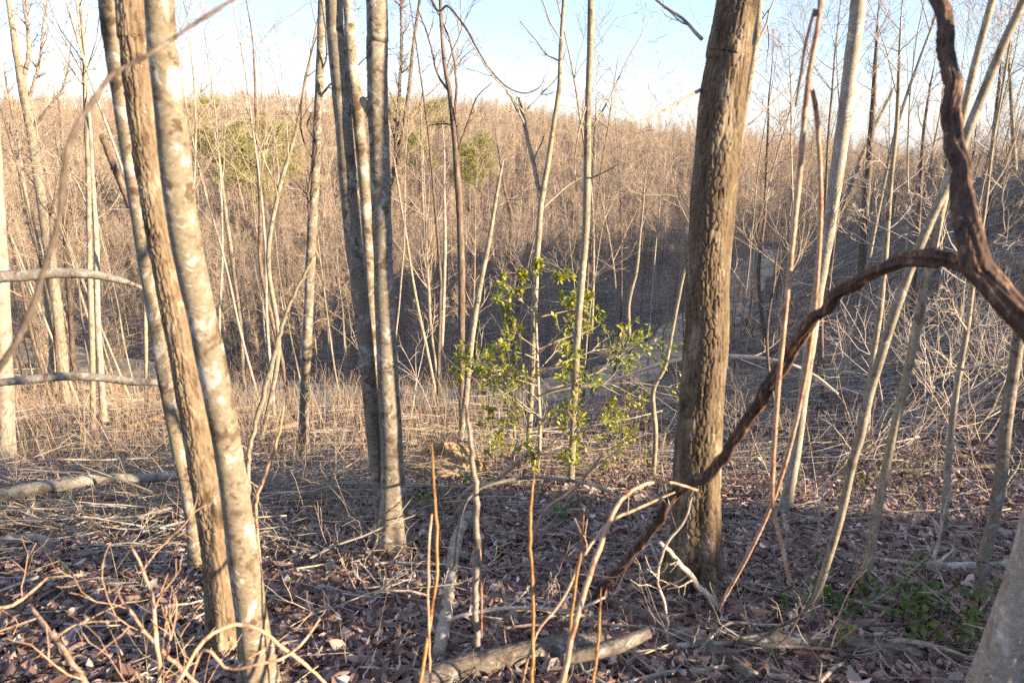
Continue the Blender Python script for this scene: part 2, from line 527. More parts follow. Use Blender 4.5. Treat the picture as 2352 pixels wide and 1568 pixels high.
M['leaf'] = tint_mat("dead_leaf", 0.75, 0.15, 0.25)
M['stick'] = tint_mat("dead_stick", 0.85, 0, 0.2, 40)
M['stalk'] = tint_mat("dry_stalk", 0.8, 0.1)
M['holly'] = tint_mat("holly_leaf", 0.42, 0.3, 0.45)
M['needle'] = tint_mat("pine_needle", 0.6, 0.3, 0.3)

def ground_mat():
    m, nt, b = new_mat("leaf_litter_ground")
    v = obj_vec(nt)
    big = noise_tex(nt, v, 0.22, 4, 0.6)
    fine = noise_tex(nt, v, 9.0, 8, 0.7)
    vo = node(nt, "ShaderNodeTexVoronoi")
    vo.inputs["Scale"].default_value = 16
    nt.links.new(v, vo.inputs["Vector"])
    leafc = ramp(nt, node_sep(nt, vo.outputs["Color"]), [(0.0, (0.035, 0.022, 0.018)), (0.4, (0.105, 0.07, 0.056)), (0.75, (0.19, 0.135, 0.11)), (1.0, (0.36, 0.28, 0.23))])
    dry = ramp(nt, fine, [(0.36, (0.06, 0.042, 0.03)), (0.5, (0.18, 0.13, 0.088)), (0.64, (0.36, 0.275, 0.185))])
    col = mixc(nt, ramp(nt, big, [(0.42, 0.0), (0.62, 0.75)]), leafc, dry)
    mid = noise_tex(nt, v, 1.7, 6, 0.7)
    col = mixc(nt, 0.7, col, ramp(nt, mid, [(0.36, 0.4), (0.64, 1.5)]), 'MULTIPLY')
    nt.links.new(col, b.inputs["Base Color"])
    bump(nt, b, fine, 1.0, 0.12)
    return m

def node_sep(nt, c):
    s = node(nt, "ShaderNodeSeparateColor")
    nt.links.new(c, s.inputs[0])
    return s.outputs[0]

def track_mat():
    m, nt, b = new_mat("bare_dirt")
    v = obj_vec(nt)
    f = noise_tex(nt, v, 1.3, 8, 0.68)
    g = noise_tex(nt, v, 12, 6, 0.7)
    col = ramp(nt, f, [(0.36, (0.2, 0.135, 0.088)), (0.48, (0.42, 0.31, 0.20)), (0.62, (0.58, 0.46, 0.31))])
    lf = noise_tex(nt, v, 3.1, 7, 0.72)
    col = mixc(nt, ramp(nt, lf, [(0.53, 0.0), (0.62, 0.75)]), col, ramp(nt, g, [(0.38, (0.06, 0.042, 0.032)), (0.62, (0.24, 0.17, 0.12))]))
    col = mixc(nt, 0.6, col, ramp(nt, g, [(0.3, 0.6), (0.7, 1.25)]), 'MULTIPLY')
    nt.links.new(col, b.inputs["Base Color"])
    bump(nt, b, g, 0.8, 0.05)
    return m
M['ground'] = ground_mat()
M['track'] = track_mat()

# ------------------------------------------------------------------ ground and track
def terrain():
    N = 400
    t = np.linspace(-math.asinh(1800 / 6.0), math.asinh(1800 / 6.0), N)
    xs = 6.0 * np.sinh(t)
    ys = 7.0 + 7.0 * np.sinh(np.linspace(-math.asinh(300 / 7.0), math.asinh(2300 / 7.0), N))
    X, Y = np.meshgrid(xs, ys)
    Z = h(X, Y)
    mb = MB()
    i = np.arange(N - 1)[:, None] * N; j = np.arange(N - 1)[None, :]
    q = np.stack([i + j, i + j + 1, i + N + j + 1, i + N + j], -1).reshape(-1, 4)
    mb.add(np.stack([X, Y, Z], -1), q)
    tag(link("ground", mb.mesh("ground", M['ground'])), "leaf covered slope running down to a valley and up a far hill", None, None, "structure")

terrain()

def track():
    T = TRACK
    d = np.gradient(T[:, :2], axis=0); d /= np.linalg.norm(d, axis=1, keepdims=True)
    nrm = np.stack([-d[:, 1], d[:, 0]], -1)
    offs = np.linspace(-1.5, 1.5, 25)
    rng = np.random.default_rng(5)
    V = []
    for o in offs:
        edge = 1 + 0.3 * n2(T[:, 0] + o, T[:, 1], 2.2, 31) if abs(o) > 1.1 else 1
        xy = T[:, :2] + nrm * (o * edge if np.ndim(edge) == 0 else (o * edge)[:, None])
        prof = 0.10 - 0.05 * math.exp(-((abs(o) - 0.8) / 0.25)**2) - 0.07 * sstep(1.25, 1.5, abs(o))
        z = h(xy[:, 0], xy[:, 1]) + prof + 0.02 * n2(xy[:, 0], xy[:, 1], 0.45, 32) + 0.03 * n2(xy[:, 0], xy[:, 1], 1.3, 33)
        V.append(np.column_stack([xy, z]))
    V = np.stack(V, 1)
    n, k = V.shape[:2]
    i = np.arange(n - 1)[:, None] * k; j = np.arange(k - 1)[None, :]
    q = np.stack([i + j, i + k + j, i + k + j + 1, i + j + 1], -1).reshape(-1, 4)
    mb = MB(); mb.add(V, q)
    tag(link("dirt_track", mb.mesh("dirt_track", M['track'])), "bare dirt logging track curving along the valley floor", None, None, "structure")
track()

# ------------------------------------------------------------------ trees measured one by one
TWIG = [dict(n=9, k=5, jit=0.10, up=0.05, kids=6, ang=(25, 60), lr=(0.35, 0.65), rr=0.55, tip=0.22),
        dict(n=6, k=4, jit=0.14, up=0.05, kids=4, ang=(25, 55), lr=(0.35, 0.6), rr=0.6, tip=0.3),
        dict(n=5, k=3, jit=0.16, up=0.04, kids=3, ang=(20, 50), lr=(0.4, 0.7), rr=0.6, tip=0.4),
        dict(n=4, k=3, jit=0.18, up=0.03, kids=0, tip=0.5)]

def px_line(pts, y0, lean=0.0, z0=None):
    out = []
    for p in pts:
        a = at(p[0], p[1], y0)
        if lean and z0 is not None:
            a = at(p[0], p[1], y0 + lean * (a[2] - z0))
        out.append(a)
    return np.array(out)

BASES = []
def hand_tree(name, label, pts, mat, bark='smooth', lean=0.0, d=None, ext=6.0, flare=0.5, k=None, step=0.03, limbs=6, limb_from=0.55, limb_len=1.6,
              limb_mat='twig', px_limbs=(), seed=1, group=None, cat="tree", tipr=0.3, up=0.05, extdir=None, limb_to=1.0, spec=None, branch_step=0.05, relief=0.1, cell=0.021):
    rng = np.random.default_rng(seed)
    b0 = ground_at(pts[0][0], pts[0][1]) if d is None else None
    y0 = b0[1] if d is None else d
    z0 = b0[2] if d is None else float(h(at(pts[0][0], pts[0][1], d)[0], d))
    P = px_line(pts, y0, lean, z0)
    r = np.array([p[2] * 0.5 * depth(q) / CF for p, q in zip(pts, P)])
    g = float(h(P[0, 0], P[0, 1]))
    dirn = unit(P[1] - P[0])
    if d is not None and P[0, 2] > g + 0.02:           # the foot lies below the frame: carry the stem down to the ground
        t = (P[0, 2] - g) / max(dirn[2], 0.2)
        foot = P[0] - dirn * t
        g = float(h(foot[0], foot[1])); foot[2] = g
        P = np.vstack([foot, P]); r = np.concatenate([[r[0] * 1.08], r])
    P = np.vstack([P[0] - np.array([0, 0, 0.15]), P]); r = np.concatenate([[r[0]], r])
    nvis = len(P)
    if ext:
        e = unit(P[-1] - P[-2]) if extdir is None else unit(np.array(extdir, float))
        for i in range(4):
            e = unit(e + rng.normal(size=3) * 0.05 + np.array([0, 0, 0.06]))
            P = np.vstack([P, P[-1] + e * ext / 4])
            r = np.concatenate([r, [r[nvis - 1] * (1 - (1 - tipr) * (i + 1) / 4)]])
    C = spline(np.column_stack([P, r]), 6)
    base = np.array([P[1, 0], P[1, 1], float(h(P[1, 0], P[1, 1]))])
    BASES.append((base, float(r[1])))
    root = thing(name, label, cat, base, group)
    pp, rr_ = resample(C[:, :3] - base, C[:, 3], step)
    if k is None:
        k = int(np.clip(2 * math.pi * np.median(rr_) / 0.012, 8, 40))
    mb = MB()
    if step > 0.02 or not ext:
        bark_tube(mb, pp, rr_, k, bark, seed, 0, flare)
    else:
        cut = np.searchsorted(pp[:, 2], 1.6 - base[2] + 0.35 * y0)     # fine relief only on what can be seen
        cut = int(np.clip(cut, 8, len(pp) - 2))
        up_i = np.unique(np.concatenate([np.arange(cut - 1, len(pp), max(1, int(0.06 / step))), [len(pp) - 1]]))
        bark_tube(mb, pp[:cut], rr_[:cut], k, bark, seed, 0, flare, None, relief, cell)
        bark_tube(mb, pp[up_i], rr_[up_i], max(10, k // 4), 'smooth', seed, 0, 0)
    link("trunk", mb.mesh(name + "_trunk", M[mat]), root)
    S = poly_len(C[:, :3])
    for (lp, w0, w1, dy) in px_limbs:
        L0 = at(lp[0][0], lp[0][1], y0)
        zfoot = L0
        Q = []
        for i, (a, b) in enumerate(lp):
            Q.append(at(a, b, y0 + lean * (at(a, b, y0)[2] - z0) + dy * i / (len(lp) - 1)))
        Q = np.array(Q)
        wr = np.linspace(w0, w1, len(Q)) * 0.5 * np.array([depth(q) for q in Q]) / CF
        CQ = spline(np.column_stack([Q, wr]), 5)
        mb = MB()
        qq, qr = resample(CQ[:, :3], CQ[:, 3], branch_step)
        qq[1:-1] += rng.normal(size=(len(qq) - 2, 3)) * 0.18 * qr[1:-1, None]
        tubes(mb, qq - base, qr, 7)
        sl_ = poly_len(qq)[-1]
        ns = max(2, int(sl_ / 0.28))
        ti = rng.integers(len(qq) // 4, len(qq) - 1, ns)
        tg = unit(qq[np.minimum(ti + 1, len(qq) - 1)] - qq[ti - 1])
        rn = unit(rng.normal(size=(ns, 3)))
        dd = unit(tg * 0.8 + unit(rn - tg * (rn * tg).sum(1, keepdims=True)) * 0.7 + np.array([0, 0, 0.15]))
        put(mb, gen_branches(rng, qq[ti], dd, rng.uniform(0.25, 0.6, ns) * min(1.4, sl_ * 0.6), qr[ti] * 0.55, TWIG[1:]), 0, None, base)
        link("branch", mb.mesh(name + "_branch", M[limb_mat]), root)
    for i in range(limbs):
        t = rng.uniform(limb_from, limb_to)
        j = int(np.clip(np.searchsorted(S, t * S[-1]), 1, len(C) - 2))
        tg = unit(C[j + 1, :3] - C[j - 1, :3])
        rn = rng.normal(size=3); pr = unit(rn - tg * (rn @ tg))
        a = R(rng.uniform(28, 62))
        dd = tg * math.cos(a) + pr * math.sin(a)
        mb = MB()
        L = limb_len * rng.uniform(0.6, 1.2)
        put(mb, gen_branches(rng, C[j:j + 1, :3], dd[None], np.array([L]), np.array([min(C[j, 3] * 0.45, 0.012 * L + 0.003)]), spec or TWIG), 0, None, base)
        link("branch", mb.mesh(name + "_branch", M[limb_mat]), root)
    return root

# clump of three at the left
hand_tree("maple_tree", "slim mottled tan trunk, the one standing farthest back in the clump of three at left",
          [(455, 1313, 34), (437, 1160, 33), (411, 1040, 33), (366, 784, 36), (323, 520, 36), (283, 265, 37), (256, 90, 37), (243, -12, 37)], 'maple', seed=11, step=0.02, ext=6, limbs=9, limb_from=0.6)
hand_tree("rough_barked_tree", "trunk with rough plated bark in the middle of the clump of three at left",
          [(524, 1500, 78), (505, 1285, 72), (464, 1040, 71), (414, 784, 62), (366, 530, 60), (326, 265, 63), (304, 60, 66), (299, -12, 66)], 'plates', 'plates', seed=12, lean=0.09, step=0.006, k=100, relief=0.17, cell=0.017, ext=7, limbs=9, limb_from=0.62, flare=0.4)
hand_tree("maple_tree", "blotchy cream and brown smooth trunk, front right of the clump of three at left",
          [(602, 1600, 76), (594, 1530, 73), (560, 1284, 68), (525, 1040, 65), (476, 784, 68), (423, 530, 66), (392, 265, 69), (372, 90, 66), (365, -12, 66)], 'maple', seed=13, d=2.15, step=0.012, k=44, ext=7, limbs=9, limb_from=0.62)
# pair and partner left of centre
hand_tree("maple_tree", "shaded grey trunk leaning left beside the thicker sunlit trunk, left of centre",
          [(886, 1240, 34), (862, 1040, 32), (839, 784, 36), (808, 520, 40), (788, 265, 42), (772, 90, 40), (766, -12, 40)], 'greysmooth', seed=14, d=float(ground_at(907, 1275)[1]) + 0.07, step=0.02, ext=6, limbs=8, limb_from=0.6)
hand_tree("maple_tree", "thin tan trunk seen between the two thicker grey trunks left of centre",
          [(889, 1215, 20), (868, 950, 20), (853, 700, 22), (838, 440, 25), (822, 265, 27), (803, 90, 25), (796, -12, 24)], 'maple', seed=15, step=0.025, ext=5, limbs=8, limb_from=0.55)
hand_tree("maple_tree", "straight smooth grey trunk with brown bands, thickest of the clump left of centre",
          [(907, 1275, 66), (903, 1150, 55), (900, 1040, 52), (887, 784, 48), (878, 530, 46), (873, 380, 47), (868, 250, 49), (866, 100, 49), (865, -12, 49)], 'greysmooth', seed=16, step=0.014, k=40, ext=7, limbs=9, limb_from=0.62, flare=0.55,
          px_limbs=[([(852, 262), (838, 240), (832, 228)], 22, 16, 0.05)])
# the big trunk right of centre
hand_tree("oak_tree", "big trunk with deeply furrowed bark right of centre, thickest tree in view",
          [(1591, 1362, 112), (1597, 1200, 104), (1600, 1040, 100), (1622, 784, 98), (1624, 640, 96), (1632, 530, 98), (1643, 400, 101), (1656, 265, 103), (1676, 120, 99), (1695, -12, 95)], 'oak', 'plates', seed=17, step=0.006, k=170, relief=0.11, cell=0.021, ext=9, limbs=12, limb_from=0.62, limb_len=2.4, flare=0.6,
          px_limbs=[([(1612, 205), (1560, 235), (1500, 262), (1440, 280)], 9, 3, -0.5), ([(1612, 90), (1570, 45), (1520, 10), (1470, -30)], 9, 4, 0.4)])
hand_tree("sapling", "thin sunlit tan stem rising just behind the big furrowed trunk",
          [(1648, 1140, 14), (1660, 800, 14), (1678, 520, 15), (1690, 400, 16), (1704, 290, 16), (1722, 180, 16), (1738, 80, 16), (1745, -12, 15)], 'sapling', seed=18, ext=4, limbs=8, limb_from=0.45, limb_len=1.2,
          px_limbs=[([(1702, 300), (1740, 270), (1780, 230), (1820, 190)], 5, 2, 0.3)])
hand_tree("pale_tree", "slender whitish trunk leaning right, between the big trunk and the shaggy vine",
          [(1800, 1185, 26), (1828, 1040, 23), (1846, 900, 23), (1862, 784, 25), (1884, 640, 27), (1903, 530, 28), (1922, 400, 30), (1940, 265, 31), (1958, 120, 33), (1973, -12, 34)], 'pale', seed=19, step=0.02, ext=5, limbs=9, limb_from=0.55, limb_len=1.3)
# middle distance stems with their own outline
hand_tree("sapling", "straight thin grey-tan stem passing in front of the holly",
          [(1309, 1122, 17), (1314, 1040, 16), (1325, 784, 17), (1338, 620, 17), (1347, 500, 17), (1350, 265, 16), (1356, 100, 15), (1357, -12, 15)], 'sapling', seed=20, ext=4, limbs=9, limb_from=0.5, limb_len=1.3,
          px_limbs=[([(1362, 290), (1400, 225), (1440, 140), (1490, 50)], 5, 2, 0.4), ([(1356, 410), (1390, 395), (1430, 370)], 5, 2, -0.3), ([(1347, 240), (1330, 300), (1320, 380), (1325, 440)], 5, 2, -0.4)])
hand_tree("forked_tree", "tan tree forking into two ascending stems above the holly",
          [(1211, 1075, 14), (1220, 900, 14), (1228, 700, 14), (1234, 580, 14), (1244, 460, 14), (1258, 380, 12), (1271, 290, 11), (1284, 205, 11), (1288, 110, 9), (1296, -12, 8)], 'sapling', seed=21, ext=3, limbs=6, limb_from=0.55, limb_len=1.4,
          px_limbs=[([(1243, 462), (1228, 390), (1212, 320), (1200, 262), (1193, 225)], 11, 8, 0.2), ([(1284, 140), (1255, 125), (1232, 95), (1195, 50)], 4, 2, 0.3),
                    ([(1205, 262), (1160, 205), (1120, 160), (1080, 95), (1040, 30)], 4, 2, -0.3), ([(1212, 250), (1250, 210), (1285, 170), (1300, 110)], 4, 2, 0.2), ([(1246, 480), (1300, 430), (1350, 400)], 5, 2, 0.3)])
hand_tree("dark_tree", "dark stem with spreading upper forks left of the holly",
          [(1062, 1010, 15), (1060, 860, 15), (1060, 650, 17), (1056, 500, 16), (1048, 370, 15), (1043, 300, 14), (1034, 220, 12), (1020, 140, 9), (1014, 60, 8), (1010, -12, 7)], 'dark', seed=22, ext=2.5, limbs=8, limb_from=0.6, limb_len=1.5, limb_mat='dark',
          px_limbs=[([(1045, 262), (1048, 200), (1040, 120), (1020, 60), (985, -10)], 7, 3, 0.3), ([(1052, 345), (1075, 280), (1095, 225), (1130, 190)], 5, 2, -0.3), ([(1034, 215), (1005, 170), (985, 90), (960, 20)], 6, 3, 0.3), ([(1052, 290), (1020, 285), (985, 288)], 5, 2, 0.2)])
hand_tree("broken_tree", "leaning sunlit stem with a snapped bare top left of the holly",
          [(1052, 1052, 16), (1068, 930, 14), (1082, 790, 14), (1102, 660, 13), (1122, 560, 11), (1142, 440, 8), (1156, 368, 5)], 'sapling', seed=23, ext=0, limbs=2, limb_from=0.5, limb_len=0.6)
hand_tree("snag_tree", "sunlit tan snag wrapped in dark dead vines, between the two trunk clumps",
          [(696, 1048, 22), (700, 900, 22), (709, 700, 22), (716, 540, 22), (724, 400, 22), (731, 250, 20), (736, 120, 18), (738, 20, 15), (739, -12, 12)], 'maple', seed=24, ext=2, limbs=3, limb_from=0.55, limb_len=1.0,
          px_limbs=[([(716, 560), (708, 440), (728, 340), (706, 290), (716, 262)], 6, 4, -0.25), ([(726, 380), (700, 330), (690, 280), (700, 180), (728, 80)], 5, 3, -0.2), ([(735, 170), (750, 130), (746, 60), (738, 0)], 5, 3, -0.2), ([(722, 430), (742, 350), (752, 300)], 5, 2, 0.3)], limb_mat='dark')
hand_tree("dark_tree", "twin dark stems splitting just right of the smooth grey trunk",
          [(893, 900, 12), (889, 700, 12), (888, 560, 13), (898, 460, 13), (912, 390, 12), (925, 310, 10), (940, 200, 9), (950, 100, 8), (966, -12, 6)], 'dark', seed=25, ext=2, limbs=6, limb_from=0.55, limb_len=1.3, limb_mat='dark',
          px_limbs=[([(900, 450), (908, 340), (916, 220), (922, 110), (920, -12)], 9, 6, 0.2)])
hand_tree("grey_tree", "grey-brown tree with a leaning forked top near the left edge",
          [(150, 935, 24), (140, 800, 24), (124, 660, 24), (108, 540, 23), (88, 400, 22), (72, 300, 21), (52, 200, 19), (36, 110, 14), (18, 0, 9)], 'sapling', seed=26, ext=2, limbs=7, limb_from=0.45, limb_len=1.5,
          px_limbs=[([(50, 195), (66, 120), (60, 40), (50, -15)], 11, 6, 0.3), ([(62, 240), (90, 150), (100, 60), (112, -10)], 8, 4, 0.3), ([(70, 300), (110, 250), (150, 190), (165, 90)], 7, 3, -0.3), ([(96, 450), (60, 400), (20, 350), (-30, 310)], 6, 3, 0.2), ([(108, 540), (130, 430), (145, 360)], 6, 3, 0.2)])
hand_tree("pale_tree", "bright sunlit trunk cut by the left edge of the view",
          [(20, 1085, 34), (14, 950, 34), (8, 800, 33), (2, 640, 32), (-4, 500, 30), (-12, 360, 28), (-24, 150, 26), (-32, -12, 24)], 'pale', seed=27, ext=3, limbs=6, limb_from=0.5)
for i, (lab, pts, mt) in enumerate([
    ("thin tan trunk right of the forked tree near the left edge", [(214, 985, 12), (212, 800, 13), (206, 600, 12), (203, 400, 11), (196, 250, 9), (192, 100, 7)], 'sapling'),
    ("sunlit slim trunk standing before the sunny dirt track at left", [(240, 972, 16), (232, 860, 15), (224, 720, 14), (222, 560, 12), (212, 400, 10), (208, 300, 8)], 'pale'),
    ("short dark-sided stem touching the sunny dirt track at left", [(172, 915, 12), (166, 800, 12), (160, 690, 11), (150, 560, 10), (146, 400, 8)], 'dark'),
    ("crooked tan trunk near the leftmost sunny bank, right of the edge trunk", [(118, 905, 20), (122, 790, 18), (112, 700, 18), (100, 610, 16), (60, 470, 14), (40, 330, 11)], 'sapling'),
    ("thin upright stem behind the leaning clump of three, left side", [(338, 952, 9), (336, 840, 9), (334, 700, 8), (330, 560, 8), (322, 400, 6)], 'sapling'),
    ("tall thin pale stem just right of the clump of three at left", [(560, 900, 12), (556, 760, 12), (540, 640, 11), (520, 500, 9), (505, 380, 7)], 'sapling'),
    ("leaning brown stem crossing the thicket between the trunk clumps", [(600, 1010, 11), (640, 800, 11), (616, 600, 11), (640, 440, 10), (672, 330, 8), (700, 200, 6)], 'sapling'),
    ("thin dark stem with a broken elbow right of the leftmost clump", [(668, 955, 12), (648, 830, 11), (600, 620, 9), (598, 480, 8), (590, 340, 7), (585, 180, 5)], 'dark'),
    ("straight pale stem in the shade right of the smooth grey trunk", [(985, 810, 10), (981, 650, 10), (976, 540, 9), (970, 420, 8), (968, 300, 6)], 'pale'),
    ("second straight pale stem right of the smooth grey trunk, nearer the dark tree", [(1010, 900, 8), (1018, 720, 8), (1022, 560, 8), (1020, 420, 6)], 'pale'),
    ("slim stem with a Y fork behind the holly's left side", [(1190, 720, 9), (1186, 640, 9), (1172, 560, 10), (1176, 500, 9), (1160, 440, 7), (1150, 380, 5)], 'dark'),
    ("grey stem close behind the thin stem in front of the holly", [(1345, 700, 13), (1352, 620, 13), (1358, 520, 12), (1362, 420, 11), (1366, 320, 8)], 'sapling'),
    ("crooked brown stem standing left of the big furrowed trunk", [(1500, 1095, 10), (1506, 1000, 12), (1500, 900, 11), (1528, 840, 10), (1548, 740, 9), (1568, 640, 7), (1590, 560, 5)], 'sapling'),
    ("thin twisted sapling in the shade right of the holly", [(1440, 920, 9), (1446, 800, 9), (1444, 700, 9), (1462, 620, 8), (1470, 540, 6)], 'sapling'),
    ("slim stem in the gully right of the big furrowed trunk", [(1760, 800, 9), (1742, 640, 9), (1756, 500, 8), (1760, 400, 7), (1765, 280, 5)], 'dark'),
]):
    hand_tree("slim_tree", lab, pts, mt, seed=40 + i, ext=3.0, limbs=10, limb_from=0.42, limb_len=1.5, step=0.06, k=7, tipr=0.15)

# right hand saplings
hand_tree("sapling", "long pale sapling leaning right and crossing under the vine arch, left of its twin",
          [(1858, 1425, 17.2), (1900, 1290, 17.8), (1932, 1180, 18.5), (1958, 1060, 19.8), (1976, 1000, 19.8), (1990, 930, 19.8), (2022, 820, 20.5), (2058, 710, 20.5), (2098, 600, 20.5), (2140, 500, 20.5), (2178, 420, 19.8), (2212, 330, 19.8), (2258, 215, 19.1), (2310, 90, 18.5), (2352, 0, 17.8)], 'sapling', seed=70, d=2.55, step=0.02, ext=3, limbs=6, limb_from=0.6, limb_len=1.0)
hand_tree("sapling", "pale sapling leaning right under the vine arch, right of its twin",
          [(1978, 1378, 18.0), (1992, 1300, 18.9), (2018, 1160, 19.7), (2046, 1020, 20.5), (2074, 900, 20.5), (2100, 780, 20.5), (2128, 640, 20.5), (2156, 510, 19.7), (2178, 410, 18.9), (2206, 290, 18.0), (2236, 160, 16.4), (2268, 40, 15.6), (2282, -12, 15.6)], 'sapling', seed=71, step=0.02, ext=3, limbs=6, limb_from=0.6, limb_len=1.0)
hand_tree("pale_tree", "mottled pale trunk rising below the vine at the right edge",
          [(2240, 1412, 22.8), (2256, 1300, 24.3), (2280, 1200, 24.3), (2300, 1080, 25.8), (2312, 960, 25.8), (2330, 840, 25.8), (2344, 740, 25.1), (2362, 600, 24.3), (2390, 420, 22.8)], 'greysmooth', seed=72, step=0.02, ext=5, limbs=6)
hand_tree("beech_tree", "stout whitish trunk leaning in at the bottom right corner",
          [(2284, 1640, 108), (2300, 1560, 102), (2328, 1450, 94), (2358, 1350, 90), (2400, 1200, 94), (2460, 1000, 90), (2540, 700, 84)], 'pale', seed=73, step=0.015, k=50, ext=5, limbs=4, limb_from=0.8, d=1.75)
hand_tree("split_stump", "splintered orange-brown trunk at the very bottom right corner",
          [(2372, 1640, 46), (2380, 1560, 42), (2394, 1490, 34), (2410, 1410, 18)], 'rust', 'shaggy', seed=74, step=0.015, ext=0, limbs=0, d=1.68, cat="stump")
for i, (lab, pts, mt) in enumerate([
    ("thin straight sapling with lit twigs, second tree from the right edge trunk", [(2165, 1240, 16), (2178, 1060, 15), (2196, 900, 14), (2220, 760, 13), (2236, 640, 11), (2262, 480, 9), (2280, 330, 7)], 'sapling'),
    ("slim grey stem behind the leaning twin saplings", [(1990, 1010, 12), (2000, 860, 13), (2020, 720, 14), (2034, 580, 13), (2046, 420, 11), (2060, 280, 9), (2066, 120, 6)], 'sapling'),
    ("straight dark pine-like bare tree with many level twigs right of the whitish trunk", [(1975, 720, 16), (1982, 560, 17), (1994, 400, 16), (2004, 260, 13), (2012, 120, 8), (2016, 40, 4)], 'dark'),
    ("thin stem leaning across from the whitish trunk toward the twiggy dark tree", [(1880, 610, 12), (1930, 480, 12), (1975, 370, 11), (2010, 290, 9), (2045, 220, 6)], 'sapling'),
    ("small dead bent stem with a hooked top below the vine arch", [(1800, 1010, 8), (1770, 880, 8), (1762, 760, 7), (1778, 650, 6)], 'dark'),
    ("slim tree on the shaded right bank seen through the vine arch", [(2090, 760, 10), (2100, 640, 10), (2112, 480, 9), (2120, 320, 7), (2136, 200, 5)], 'dark'),
    ("thin tree on the bank beyond the vine at right", [(2262, 560, 10), (2270, 430, 10), (2284, 300, 9), (2296, 180, 6)], 'dark'),
    ("thin tree near the right edge above the vine's bend", [(2330, 540, 11), (2332, 420, 11), (2326, 290, 9), (2318, 150, 6)], 'sapling'),
]):
    hand_tree("slim_tree", lab, pts, mt, seed=80 + i, ext=0.8, limbs=22 if 'pine-like' in lab else 12, limb_from=0.35, limb_len=0.9 if i > 1 else 0.7, step=0.05, k=8, tipr=0.15, limb_mat='dark' if mt == 'dark' else 'paletwig')

# ------------------------------------------------------------------ vines and near stems
def px_tube(name, label, cat, pts, mat, bark='smooth', seed=1, k=12, step=0.012, root=None, twigs=0, twig_mat='twig', twig_len=0.3, jit=0.1, foot=False):
    """pts: (px, py, width px, metres ahead)"""
    rng = np.random.default_rng(seed)
    P = np.array([at(a, b, d) for a, b, w, d in pts])
    r = np.array([w * 0.5 * depth(q) / CF for (a, b, w, d), q in zip(pts, P)])
    if foot:
        g = float(h(P[0, 0], P[0, 1]))
        if P[0, 2] > g + 0.02:
            e = unit(P[0] - P[1]); e = unit(np.array([e[0] * 0.4, e[1] * 0.4, -1.0]))
            f = P[0] + e * (P[0, 2] - g + 0.03)
            P = np.vstack([f, P]); r = np.concatenate([[r[0]], r])
    if mat == 'cane':
        r = r * np.linspace(0.95, 0.6, len(r)); r[-1] *= 0.35
    C = spline(np.column_stack([P, r]), 8)
    base = P[np.argmin(P[:, 2])]
    pp, rr_ = resample(C[:, :3], C[:, 3], step)
    pp[1:-1] += rng.normal(size=(len(pp) - 2, 3)) * jit * rr_[1:-1, None]
    if bark == 'shaggy':                                  # kinks along the stem
        sl_ = poly_len(pp)[:, None] * np.ones((1, 3))
        pp = pp + np.stack([vnoise(sl_ * 9, seed + 20 + c) for c in range(3)], -1) * 0.55 * rr_[:, None]
    mb = MB()
    own = root is None
    if own and twigs == 0:
        bark_tube(mb, pp - base, rr_, k, bark, seed)
        o = link(name, mb.mesh(name, M[mat]), None, base)
        return tag(o, label, cat), pp
    if own:
        root = thing(name, label, cat, base)
    bx = np.array(root.location)
    bark_tube(mb, pp - bx, rr_, k, bark, seed)
    link("stem" if own else name, mb.mesh(name, M[mat]), root)
    if twigs:
        ti = rng.integers(2, len(pp) - 2, twigs)
        tg = unit(pp[ti + 1] - pp[ti - 1]); rn = rng.normal(size=(twigs, 3))
        dd = unit(tg * 0.6 + unit(rn - tg * (rn * tg).sum(1, keepdims=True)))
        mb = MB()
        put(mb, gen_branches(rng, pp[ti], dd, rng.uniform(0.4, 1, twigs) * twig_len, rr_[ti] * 0.45, TWIG[2:]), 0, None, bx)
        link("twigs", mb.mesh(name + "_twigs", M[twig_mat]), root)["kind"] = "stuff"
    return root, pp

vine = thing("wild_vine", "thick dark shaggy-barked vine arching over the right side of the slope", "vine", at(1365, 1405, 2.85))
_, vp = px_tube("main_stem", None, None, [(2010, -2300, 22, 2.6), (2060, -1300, 25, 2.45), (2120, -500, 28, 2.25), (2150, -60, 30.2, 2.09), (2168, 40, 31.1, 2.00), (2178, 150, 31.9, 1.93), (2186, 290, 33.6, 1.83), (2205, 420, 37.0, 1.75), (2228, 550, 43.7, 1.66), (2262, 640, 47.0, 1.63), (2312, 700, 48.7, 1.59), (2370, 765, 50.4, 1.55), (2460, 860, 50.4, 1.49), (2560, 1000, 52.1, 1.43), (2620, 1200, 52.1, 1.39), (2650, 1480, 50.0, 1.75), (2660, 1800, 50.0, 1.75), (2665, 2000, 50.0, 1.75)], 'vine', 'shaggy', 91, 44, 0.006, vine, jit=0.0)
_, vq = px_tube("arching_stem", None, None, [(2250, 622, 33.1, 1.66), (2205, 602, 31.5, 1.73), (2120, 593, 30.6, 1.81), (2055, 606, 29.8, 1.88), (1985, 640, 28.2, 1.95), (1915, 692, 27.4, 2.02), (1850, 762, 26.4, 2.10), (1793, 850, 24.8, 2.17), (1742, 930, 23.2, 2.24), (1692, 1000, 21.5, 2.32), (1668, 1048, 20.7, 2.39), (1632, 1088, 20.7, 2.46), (1560, 1122, 19.9, 2.54), (1500, 1210, 19.9, 2.61), (1440, 1285, 20.7, 2.68), (1385, 1345, 21.5, 2.75), (1366, 1400, 23.2, 2.83), (1362, 1450, 23.2, 2.90)], 'vine', 'shaggy', 92, 36, 0.006, vine, jit=0.0)
_rng = np.random.default_rng(93)
